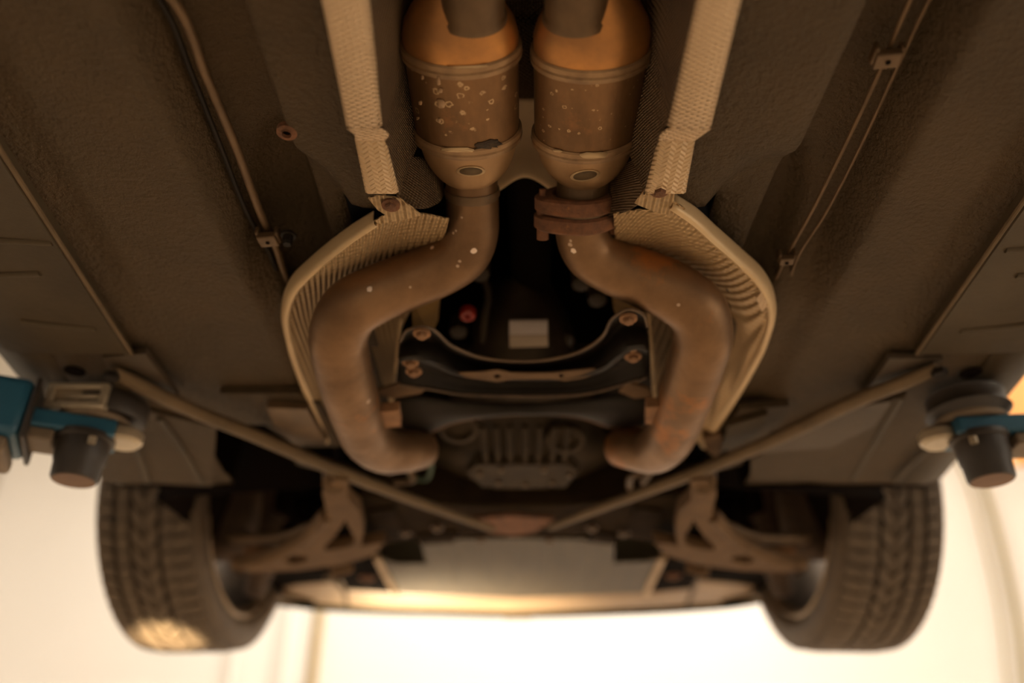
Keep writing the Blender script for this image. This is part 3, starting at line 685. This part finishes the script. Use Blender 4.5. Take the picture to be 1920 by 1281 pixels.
# lower crossmember
R2 = [[(735, 752), (760, 745), (850, 752), (960, 755), (1080, 752), (1180, 742), (1220, 748)],
      [(738, 775), (780, 780), (850, 772), (960, 765), (1080, 772), (1160, 780), (1218, 768)],
      [(742, 795), (790, 812), (850, 792), (960, 776), (1090, 782), (1150, 800), (1210, 798)]]
x2 = loft('subframe_rail', [[P(x, y, z) for x, y in r] for r, z in zip(R2, (.492, .485, .497))], M['black'], car, n=60, sub=5, thick=.004, label='dark lower rail with wavy rust edge')
tube('member_edge', [P(x, y, .496) for x, y in R2[2]], .0024, M['rust_soft'], x2, n=60, seg=8, label='rusty wavy edge')
for a in ([(700, 735), (745, 720), (800, 728), (790, 738), (735, 748)], [(1160, 735), (1175, 718), (1215, 728), (1225, 745), (1190, 748)]): plate('rail_tab', a, .475, .003, M['cast'], x2)
for s, pts in ((-1, [(752, 600), (745, 660), (736, 740), (728, 800)]), (1, [(1215, 585), (1222, 660), (1228, 740), (1240, 775)])):
    tube('shield_edge_bar', [P(x, y, .49) for x, y in pts], .0022, M['alu_rim'], car, n=20, seg=8)

# front diagonal braces ---------------------------------------------------------
def brace(pts, lab, s):
    q = [P(x, y, z) for x, y, z in pts]
    b = tube('diagonal_brace', q, [.009, .013, .0135, .0135, .0135, .012, .010, .008], M['brace'], car, n=50, seg=18, flat=.55, label=lab)
    a = q[0]; V, Fc = lathe_geo(a-Vector((0, 0, .008)), (0, 0, -1), [(-.004, .0001), (-.004, .009), (.003, .009), (.003, .0001)], seg=6); link('bolt', V, Fc, M['black'], b)
    return b
brace([(212, 695, .480), (250, 716, .478), (350, 765, .472), (480, 818, .466), (620, 878, .458), (740, 925, .452), (840, 962, .448), (925, 992, .446)], 'left diagonal brace bar under the floor', -1)
brace([(1758, 688, .480), (1715, 708, .478), (1610, 750, .472), (1480, 812, .466), (1340, 872, .458), (1220, 918, .452), (1120, 955, .448), (1030, 990, .446)], 'right diagonal brace bar under the floor', 1)
plate('brace_bracket', [(192, 672), (272, 663), (300, 700), (335, 745), (262, 730), (205, 700)], .487, .008, M['seal_dark'], car, label='dark bracket at the left brace end')
plate('brace_bracket', [(1668, 672), (1768, 674), (1750, 700), (1690, 735), (1610, 752), (1640, 712)], .487, .008, M['seal_dark'], car, label='dark bracket at the right brace end')
plate('strap_plate', [(205, 700), (222, 700), (262, 770), (245, 782)], .486, .006, M['cover'], car)
# stiffening pieces on the front of the floor
plate('floor_bracket', [(412, 738), (560, 738), (600, 760), (640, 838), (560, 838), (500, 800), (470, 760)], .489, .010, M['seal'], car, label='folded bracket left of the pipe shield')
plate('bracket_face', [(500, 765), (575, 768), (612, 830), (550, 832), (515, 800)], .478, .010, M['steel_dirty'], car)
plate('floor_bracket', [(1388, 768), (1480, 762), (1468, 790), (1430, 825), (1372, 850), (1345, 835), (1360, 800)], .489, .010, M['seal'], car, label='folded bracket right of the pipe shield')
plate('bracket_face', [(1365, 800), (1440, 778), (1420, 815), (1350, 850)], .480, .008, M['cover'], car)
plate('shield_foot', [(1318, 822), (1352, 815), (1358, 845), (1340, 858), (1325, 846)], .482, .012, M['cast'], car)
plate('splash_panel', [(1408, 862), (1500, 815), (1640, 760), (1700, 740), (1640, 830), (1595, 902), (1408, 897)], .492, .008, M['seal'], car, label='flat panel ahead of the right floor')
plate('hollow_shade_plate', [(1420, 850), (1500, 805), (1600, 765), (1672, 752), (1640, 800), (1560, 840)], .489, .004, M['seal_dark'], car)  # flat plate; its dark underseal tone stands for the recess shade
plate('splash_panel', [(188, 892), (225, 780), (275, 770), (405, 802), (398, 912), (190, 902)], .494, .008, M['seal'], car, label='flat panel ahead of the left floor')
for a in (((300, 785), (345, 850), (378, 908)), ((235, 800), (262, 858), (278, 905)), ((1690, 745), (1640, 830), (1600, 900)), ((1745, 840), (1700, 880), (1680, 905))):
    tube('panel_ridge', [P(x, y, .492) for x, y in a], .005, M['cover'], car, n=12, seg=8, flat=.6)
# front faces of the sills
for pts in ([(188, 850), (188, 905), (392, 914), (392, 895)], [(1410, 880), (1410, 900), (1590, 914), (1752, 908), (1762, 880)]):
    A = [P(x, y, .50) for x, y in pts]
def front_face(x0, x1):
    V = [Vector((x0, YF, H+.496)), Vector((x1, YF, H+.496)), Vector((x1, YF+.03, H+.75)), Vector((x0, YF+.03, H+.75))]
    link('arch_front_panel', V, [(0, 1, 2, 3)], M['void'], car, mods=(('SOLIDIFY', dict(thickness=.004)),))
front_face(sillL(YF)+.05, xwl); front_face(xwr, sillR(YF)-.05)

# subframe, engine underside, undertray, bumper ---------------------------------------------------------
sub = plate('front_subframe', [(640, 925), (700, 915), (800, 930), (960, 940), (1150, 930), (1260, 912), (1310, 925), (1290, 985), (1250, 1022), (1150, 1004), (960, 1004), (800, 1004), (710, 1022), (665, 985)], .485, .05, M['sub'], car, label='dark front subframe')
plate('subframe_patch', [(880, 975), (960, 968), (1040, 975), (1000, 1000), (960, 1006), (915, 998)], .480, .006, M['rust'], sub, label='rusty orange middle of the subframe')
tube('subframe_edge', [P(x, y, .482) for x, y in ((660, 925), (800, 938), (960, 945), (1150, 936), (1290, 920))], .006, M['sub'], sub, n=30, seg=8)
for a in ([(780, 1008), (860, 1000), (850, 1018), (790, 1022)], [(1110, 1000), (1160, 1008), (1150, 1022), (1100, 1016)], [(690, 960), (740, 955), (750, 985), (700, 995)], [(1190, 955), (1240, 960), (1235, 995), (1185, 985)]): plate('subframe_pad', a, .479, .006, M['sub'], sub)
for x, y in ((760, 1000), (820, 990), (1110, 990), (1170, 1000), (700, 1010), (1235, 1005), (900, 1012), (1030, 1012)): bolt('bolt', x, y, .478, .007, M['steel_dirty'], sub, h=.006)
tray = plate('undertray', [(790, 1022), (860, 1012), (970, 1010), (1090, 1012), (1152, 1022), (1150, 1056), (1215, 1054), (1246, 1046), (1215, 1112), (970, 1122), (738, 1112), (704, 1046), (740, 1058), (800, 1058)], .505, .006, M['tray'], car, label='brushed metal undertray plate')
for pts in (((706, 1046), (722, 1078), (742, 1112)), ((1243, 1046), (1228, 1078), (1212, 1112))): tube('tray_flange', [P(x, y, .503) for x, y in pts], .007, M['alu'], tray, n=12, seg=10)
for x in (850, 910, 970, 1030, 1090): tube('tray_bead', [P(x, 1024, .505), P(x, 1100, .505)], .003, M['tray'], tray, n=6, seg=8, flat=.5)
bt = [(478, 1100), (500, 1106), (560, 1093), (640, 1086), (700, 1106), (800, 1112), (970, 1116), (1140, 1112), (1240, 1106), (1300, 1086), (1380, 1092), (1440, 1102), (1470, 1098)]
bb = [(478, 1112), (500, 1119), (560, 1128), (640, 1135), (700, 1138), (800, 1141), (970, 1146), (1140, 1142), (1240, 1138), (1300, 1134), (1380, 1127), (1440, 1116), (1470, 1108)]
top = [P(x, y, .530) for x, y in bt]; bot = [P(x, y, .530) for x, y in bb]; mid = [a.lerp(b, .5)-Vector((0, 0, .004)) for a, b in zip(top, bot)]
val = loft('bumper_valance', [top, mid, bot], M['valance'], car, n=70, sub=4, thick=.004, label='pale underside of the front bumper')
lipr = [P(x, y+1, .529) for x, y in bb]
loft('bumper_lip', [lipr, [p+Vector((0, .022, -.010)) for p in lipr], [p+Vector((0, .040, .000)) for p in lipr]], M['lip'], val, n=70, sub=3, thick=.004, label='thin dark green lip')
loft('bumper_skin', [[p+Vector((0, .030, .006)) for p in lipr], [p+Vector((0, .13, .10)) for p in lipr], [p+Vector((0, .12, .32)) for p in lipr], [p+Vector((0, -.05, .66)) for p in lipr]], M['paint'], val, n=40, sub=4, thick=.004)
box('lip_highlight', P(970, 1148, .529)+Vector((0, .035, -.003)), (.075, .03, .010), M['valance'], val, bev=.004)  # pale bump, puts the lip's highlight into colour and shape
for pts in (((610, 1078), (640, 1100), (650, 1134)), ((1308, 1078), (1300, 1105), (1290, 1134))): tube('valance_seam', [P(x, y, .525) for x, y in pts], .006, M['brace'], val, n=12, seg=8)
plate('stone_guard', [(480, 1072), (620, 1068), (655, 1064), (640, 1090), (560, 1096), (488, 1108)], .525, .01, M['void'], car, label='black panel behind the left bumper corner')
plate('stone_guard', [(1300, 1064), (1330, 1068), (1470, 1072), (1462, 1102), (1380, 1094), (1310, 1088)], .525, .01, M['void'], car, label='black panel behind the right bumper corner')
for pts, lab in (([(655, 1052), (708, 1048), (742, 1112), (650, 1106), (640, 1085)], 'black duct left of the undertray'), ([(1246, 1048), (1300, 1052), (1306, 1085), (1295, 1104), (1212, 1112)], 'black duct right of the undertray')):
    d = plate('air_duct', pts, .508, .03, M['void'], car, label=lab)
for x, y in ((688, 1084), (1262, 1080)): bolt('rusty_bolt', x, y, .505, .012, M['rust'], car, h=.006)

# suspension arms, knuckles, brakes ---------------------------------------------------------
armL = [(604, 925), (626, 900), (652, 902), (652, 938), (674, 958), (682, 1000), (676, 1024), (722, 1018), (700, 1042), (640, 1060), (560, 1070), (470, 1074), (446, 1064), (515, 1050), (568, 1028), (600, 1000), (613, 965)]
armR = [(1940-x+8, y) for x, y in armL][::-1]
tri = [(648, 975), (653, 1026), (611, 1032), (630, 1003)]; ov = [(530, 1050), (552, 1042), (576, 1044), (570, 1054), (545, 1058)]
for outer, hs, lab, s in ((armL, (tri, ov), 'left cast wishbone arm with a triangular opening', -1), (armR, tuple([(1948-x, y) for x, y in h] for h in (tri, ov)), 'right cast wishbone arm with a triangular opening', 1)):
    o = [P(x, y, .445) for x, y in outer]
    a = plate('control_arm', outer, .445, .020, M['cast'], car, holes=hs, label=lab)
    fx = lambda x: x if s < 0 else 1948-x
    tube('arm_web', [P(fx(612), 965, .452), P(fx(560), 1015, .455), P(fx(480), 1048, .458), P(fx(440), 1055, .46)], .010, M['cast'], a, n=20, seg=10, flat=1.4)
    tube('inner_bush', [P(fx(628), 905, .45), P(fx(628), 890, .47)], .018, M['steel_dirty'], a, n=4, seg=16)
    V, Fc = lathe_geo(P(fx(640), 1066, .46), (s*.9, -.3, -.3), [(-.02, .0001), (-.02, .012), (.02, .014), (.02, .0001)], seg=16); link('ball_joint', V, Fc, M['cast'], a, label='pinkish pale joint end')
    # brake, knuckle, strut, track rod
    xk = XC+s*.545; ay = 1.76
    k = lathe('brake_disc', (XC+s*.585, ay, H+.655), (s, 0, 0), [(-.012, .05), (-.012, .155), (.012, .155), (.012, .05)], M['disc'], car, label='dark brake disc behind the hub')
    lathe('hub', (XC+s*.555, ay, H+.655), (s, 0, 0), [(-.05, .0001), (-.05, .035), (0, .055), (.06, .055), (.08, .0001)], M['disc'], k)
    box('brake_caliper', (XC+s*.575, ay-.13, H+.57), (.09, .07, .15), M['disc'], k, bev=.015)
    tube('steering_knuckle', [(xk, ay-.02, H+.45), (xk-s*.01, ay-.03, H+.52), (xk, ay-.02, H+.62), (xk-s*.02, ay-.02, H+.75)], [.02, .032, .035, .028], M['disc'], k, n=20, seg=14)
    tube('strut', [(xk-s*.03, ay-.02, H+.62), (xk-s*.06, ay-.02, H+1.1)], .03, M['void'], car, n=4, seg=18)
    tube('track_rod', [(XC+s*.28, ay-.18, H+.50), (XC+s*.42, ay-.17, H+.50), (xk-s*.01, ay-.15, H+.505)], .008, M['rust_soft'], car, n=12, seg=10, label='thin rusty track rod')
    tube('drive_boot', [(XC+s*(.30+.012*i), ay-.20, H+.56) for i in range(12)], [.034 if i % 2 else .026 for i in range(12)], M['void'], car, n=40, seg=18)
    tube('tension_strut', [P(fx(600), 985, .47), P(fx(520), 1010, .49), P(fx(440), 1010, .51)], .016, M['steel_dirty'], car, n=14, seg=12, flat=.6)
    tube('anti_roll_bar', [P(fx(760), 915, .50), P(fx(700), 905, .50), P(fx(640), 880, .51), P(fx(560), 860, .53)], .010, M['seal_dark'], car, n=20, seg=12)
tube('green_hose', [P(805, 850, .50), P(808, 880, .50), P(795, 900, .50), P(765, 892, .51)], .004, mat('green_hose', (.05, .09, .06), (.04, .07, .05), 9), car, n=16, seg=8, label='thin greenish hose beside the left pipe end')
tube('bracket_rod', [P(730, 885, .50), P(760, 875, .49), P(775, 900, .48), P(740, 905, .48)], .005, M['steel_dirty'], car, n=16, seg=8)
tube('bracket_rod', [P(1180, 915, .49), P(1195, 890, .48), P(1215, 885, .48), P(1205, 905, .48)], .005, M['steel_dirty'], car, n=16, seg=8)

# wheels ---------------------------------------------------------
def wheel(s, xc, cy, cz, R, W, yaw, lab):
    root = empty('wheel', (xc, cy, cz+H), lab, parent=car)
    rotm = Matrix.Rotation(yaw, 3, 'Z'); c = Vector((xc, cy, cz+H))
    def X(V): return [c + rotm @ (v) for v in V]
    ax = Vector((s, 0, 0))     # towards the outer side
    h = W/2
    g = .007
    prof = [(-h+.012, R*.765), (-h-.004, R*.80), (-h-.010, R*.86), (-h-.006, R*.93), (-h+.006, R*.968), (-h+.022, R-g-.001), (-h+.05, R-g), (0, R-g+.001), (h-.05, R-g), (h-.022, R-g-.001), (h-.006, R*.968), (h+.006, R*.93), (h+.010, R*.86), (h+.004, R*.80), (h-.012, R*.765)]
    V, Fc = lathe_geo((0, 0, 0), ax, prof, seg=120); link('tyre', X(V), Fc, M['rubber'], root, sharp=60, label='worn black tyre carcass')
    # tread blocks
    V, Fc = [], []
    def blk(u0, u1, a0, a1, sk=0.0, dr=0.0):
        n0 = len(V)
        for rr, sh in ((R-g-.002, 1.0), (R, .96)):
            for (u, a) in ((u0, a0), (u1, a0+sk), (u1, a1+sk), (u0, a1)):
                um = (u0+u1)/2; u_ = um+(u-um)*sh; am = (a0+a1)/2+sk/2; a_ = am+(a-am)*sh
                crown = rr - .012*max(0, abs(u_)/h-.72)**1.5*3.2
                V.append(Vector((s*u_, -cos(a_)*crown, -sin(a_)*crown)))
        Fc.extend([(n0+4, n0+5, n0+6, n0+7), (n0, n0+1, n0+5, n0+4), (n0+1, n0+2, n0+6, n0+5), (n0+2, n0+3, n0+7, n0+6), (n0+3, n0, n0+4, n0+7)])
    N_ = 68; da = 2*pi/N_
    for k in range(N_):
        a = k*da
        for u0, u1, fill, sk in ((-h+.004, -h*.60, .86, .10), (-h*.60, -h*.36, .90, .14), (h*.62, h-.004, .84, -.10), (h*.30, h*.54, .95, .05)): blk(u0, u1, a, a+da*fill, da*sk*2)
    N2 = 52; db = 2*pi/N2
    for k in range(N2):
        a = k*db; blk(-h*.29, -h*.03, a, a+db*.80, db*.75); blk(-h*.01, h*.23, a+db*.75, a+db*1.55, -db*.75)
    t = link('tread', X(V), Fc, M['rubber'], root, smooth=False, label='grooved tread blocks'); t['kind'] = 'stuff'
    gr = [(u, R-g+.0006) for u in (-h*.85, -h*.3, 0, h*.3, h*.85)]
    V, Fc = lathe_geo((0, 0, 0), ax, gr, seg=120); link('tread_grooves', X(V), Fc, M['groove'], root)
    rr = R*.775
    V, Fc = lathe_geo((0, 0, 0), ax, [(-h+.016, rr-.016), (-h+.004, rr-.012), (-h-.002, rr-.003), (-h+.002, rr+.004), (-h+.012, rr+.002)], seg=96); link('rim_lip', X(V), Fc, M['rim'], root, label='bright inner rim lip')
    V, Fc = lathe_geo((0, 0, 0), ax, [(-h+.014, rr-.014), (-h+.03, rr-.022), (h*.1, rr-.030), (h*.6, rr-.018), (h-.004, rr-.004)], seg=96); link('rim_barrel', X(V), Fc, M['barrel'], root, label='dark inside of the rim')
    V, Fc = [], []
    g_ = [lathe_geo((0, 0, 0), ax, [(h*.45, .0001), (h*.45, .06), (h*.8, .06), (h*.8, .0001)], seg=30)]
    for k in range(5):
        a = 2*pi*k/5+.3; d = Vector((0, cos(a), sin(a)))
        g_.append(tube_geo([ax*h*.6+d*.04, ax*h*.7+d*(rr*.5), ax*h*.75+d*(rr-.015)], [.035, .026, .032], n=8, seg=10, flat=.5, upv=ax))
    V, Fc = merge(*g_); link('spokes', X(V), Fc, M['barrel'], root)
    return root
wheel(-1, XC-.676, 1.76, .660, .312, .188, math.radians(-3.5), 'left front wheel with worn grooved tyre')
wheel(1, XC+.678, 1.76, .660, .312, .188, math.radians(3.0), 'right front wheel with worn grooved tyre')

# ------------------------------------------------------------ lift arms
def lift(s, x0, y0, lab):
    root = empty('lift_arm', (x0, y0, 0), lab, 'lift arm', 'blue lift arms under the sills')
    def L(name, V, Fc, m, label=None, smooth=True, mods=()): return link(name, V, Fc, m, root, smooth, mods, label, 35)
    c = Vector((x0, y0, H)); UP = (0, 0, 1)
    hx = -s*.004
    ch = c+Vector((0, -.005, 0))
    L('screw_housing', *lathe_geo(ch+Vector((0, 0, .374)), UP, [(0, .0001), (0, .0245), (.003, .0265), (.022, .0275), (.024, .0290), (.048, .0305), (.050, .034), (.056, .034), (.056, .0001)], seg=40), M['lift_black'], 'black tapered screw housing under the arm')
    L('housing_base', *lathe_geo(ch+Vector((0, 0, .3735)), UP, [(0, .0001), (0, .0235), (.001, .0235)], seg=40), M['lift_under'], 'brown underside disc of the housing')
    L('pad_bolt', *lathe_geo(c+Vector((-s*.022, -.030, .415)), UP, [(-.004, .0001), (-.004, .0045), (.004, .0045), (.004, .0001)], seg=12), M['galv'])
    if s < 0:
        q = c+Vector((-.008, -.035, 0))
        V, Fc = merge(box_geo(q+Vector((0, 0, .4835)), (.072, .010, .007)), box_geo(q+Vector((0, 0, .4585)), (.072, .010, .009)), box_geo(q+Vector((-.032, 0, .471)), (.008, .010, .024)), box_geo(q+Vector((.032, 0, .471)), (.008, .010, .024)), box_geo(q+Vector((0, .008, .471)), (.072, .004, .030)), box_geo(q+Vector((.006, .001, .4705)), (.040, .006, .006)))
        L('pad_frame', V, Fc, M['galv'], 'pale slotted metal pad frame', mods=(('BEVEL', dict(width=.0015, segments=2)),))
        L('rubber_pad', *lathe_geo(c+Vector((.012, .012, .458)), UP, [(0, .0001), (0, .042), (.008, .046), (.026, .045), (.028, .0001)], seg=36), M['lift_black'], 'black rubber pad against the sill')
    else:
        L('rubber_pad', *lathe_geo(c+Vector((0, 0, .455)), UP, [(0, .0001), (0, .040), (.006, .046), (.010, .050), (.012, .047), (.026, .045), (.031, .047), (.031, .0001)], seg=40), M['lift_black'], 'round black rubber pad cup against the sill')
    L('pad_plate', *lathe_geo(c+Vector((0, .004, .449)), UP, [(0, .0001), (0, .040), (.003, .043), (.006, .043), (.006, .0001)], seg=40), M['lift_grey'])
    L('nose_disc', *lathe_geo(c+Vector((-s*(.036 if s < 0 else .038), .012, .428)), UP, [(0, .0001), (0, .020), (.004, .024), (.014, .024), (.018, .020), (.018, .0001)], seg=36), M['galv'], 'pale round nose of the arm')
    dirv = Vector((s, -.42 if s < 0 else -.10, 0)).normalized(); n = Vector((-dirv.y, dirv.x, 0))
    def bar(name, t0, t1, w, zb, zt, m, label=None, bev=.003):
        V = []
        for z in (zb, zt):
            for t, q in ((t0, -w/2), (t1, -w/2), (t1, w/2), (t0, w/2)): V.append(c+dirv*t+n*q+Vector((0, 0, z)))
        return L(name, V, [(3, 2, 1, 0), (4, 5, 6, 7), (0, 1, 5, 4), (1, 2, 6, 5), (2, 3, 7, 6), (3, 0, 4, 7)], m, label, mods=(('BEVEL', dict(width=bev, segments=3)),))
    bar('inner_bar', -.030, .60, .060, .427, .4485, M['blue'], 'flat blue inner bar')
    bar('bar_underside', .034, .58, .050, .412, .4268, M['lift_grey'], 'greyish brown rib under the bar')
    t0 = .066 if s < 0 else .13
    bar('outer_tube', t0, 1.1, .09, .405, .478, M['blue'], 'thick teal blue outer tube', .010)
    bar('tube_bottom', t0+.01, 1.08, .08, .385, .4048, M['lift_grey'], 'worn grey bottom of the tube', .006)
    bar('tube_collar', t0-.006, t0, .092, .402, .480, M['lift_black'], 'black end collar', .003)
    e = c+dirv*1.15; V, Fc = box_geo((e.x, e.y, 1.9), (.30, .30, 3.8)); L('column', V, Fc, M['blue'], 'blue lift column', mods=(('BEVEL', dict(width=.02, segments=2)),))
    return root
lift(-1, -.517, .933, 'blue lift arm with slotted pad frame holding up the left sill')
lift(1, .566, .933, 'blue lift arm with round rubber cup holding up the right sill')

# ------------------------------------------------------------ added glowing door in the right wall, unseen, brightens the right side
day = bpy.data.materials.new('added_door_glow'); day.use_nodes = True
_b = day.node_tree.nodes['Principled BSDF']; _b.inputs['Emission Color'].default_value = (1, .88, .72, 1); _b.inputs['Emission Strength'].default_value = 5.0
V, Fc = box_geo((4.585, -.2, 1.05), (.02, 3.0, 1.9)); dr = structure(link('added_door_1', V, Fc, day, smooth=False))
for yy in (-1.72, -.7, .3, 1.32):
    V, Fc = box_geo((4.56, yy, 1.05), (.06, .07, 2.1)); link('added_door_frame', V, Fc, M['frame'], dr, smooth=False)
V, Fc = box_geo((4.56, -.2, 2.05), (.06, 3.1, .10)); link('added_door_frame', V, Fc, M['frame'], dr, smooth=False)
# ------------------------------------------------------------ background things
def wall_pipe(px, r, z0, z1, m, lab, cat='pipe', grp=None):
    d = ray(px, 1215); x = d.x*(WY-.06)/d.y
    V, Fc = tube_geo([(x, WY-.045, z0), (x, WY-.045, z1)], r, n=2, seg=16)
    o = link('wall_pipe', V, Fc, m, label=lab); o['category'] = cat
    if grp: o['group'] = grp
    return o
wall_pipe(591, .030, 0, 4.3, M['pipe_wall'], 'dark beige pipe running up the pale wall, rightmost beside the bumper', grp='pipes on the pale wall')
wall_pipe(535, .016, 0, 4.3, M['wall'], 'thin pale pipe on the wall, middle of the three', grp='pipes on the pale wall')
wall_pipe(440, .016, 0, 4.3, M['wall'], 'thin pale pipe on the wall, nearest the left wheel', grp='pipes on the pale wall')
V, Fc = box_geo((PY(560, 1215, WY).x, WY-.012, 2.15), (.24, .022, 4.3)); o = link('trim_1', V, Fc, M['wall'], smooth=False); structure(o)
def cable(pts, r, lab):
    q = [PY(x, y, WY-.05) for x, y in pts]; e = q[-1].copy(); e.z = 0.0; e.x += .1; st = q[0].copy(); st.z = 4.25; st.x -= .3
    o = link('wall_cable', *tube_geo([st]+q+[e], r, n=50, seg=8), M['cable'], label=lab); o['category'] = 'cable'; o['group'] = 'cables on the right wall'
cable([(1835, 890), (1868, 990), (1895, 1100), (1912, 1190), (1922, 1281)], .017, 'grey green cable hanging on the wall beside the right lift pad, thicker')
cable([(1812, 900), (1845, 1020), (1868, 1120), (1880, 1200), (1888, 1281)], .009, 'faint thin cable hanging on the wall, nearest the right tyre')
# orange panel on the right wall side
a = PY(1935, 735, 3.6); V, Fc = box_geo((a.x+.12, a.y, a.z), (.62, .05, .75)); o = link('orange_panel', V, Fc, M['orange'], smooth=False, label='orange panel glimpsed beyond the right sill'); o['category'] = 'panel'
V, Fc = box_geo((a.x+.12, a.y+.03, 2.1), (.05, .05, 4.2)); link('panel_post', V, Fc, M['lift_grey'], o, smooth=False)
# daylight window on the far wall, left
q = PY(6, 870, WY-.02); z0, z1 = q.z-.62, q.z+.10
V, Fc = box_geo((q.x-.42, WY-.02, (z0+z1)/2), (.80, .02, z1-z0)); wd = structure(link('window_1', V, Fc, sky, smooth=False))
V, Fc = merge(box_geo((q.x-.42, WY-.03, z0), (.86, .05, .03)), box_geo((q.x-.42, WY-.03, z1), (.86, .05, .03)), box_geo((q.x-.01, WY-.03, (z0+z1)/2), (.02, .05, z1-z0)), box_geo((q.x-.83, WY-.03, (z0+z1)/2), (.03, .05, z1-z0)))
link('window_frame', V, Fc, M['frame'], wd, smooth=False)
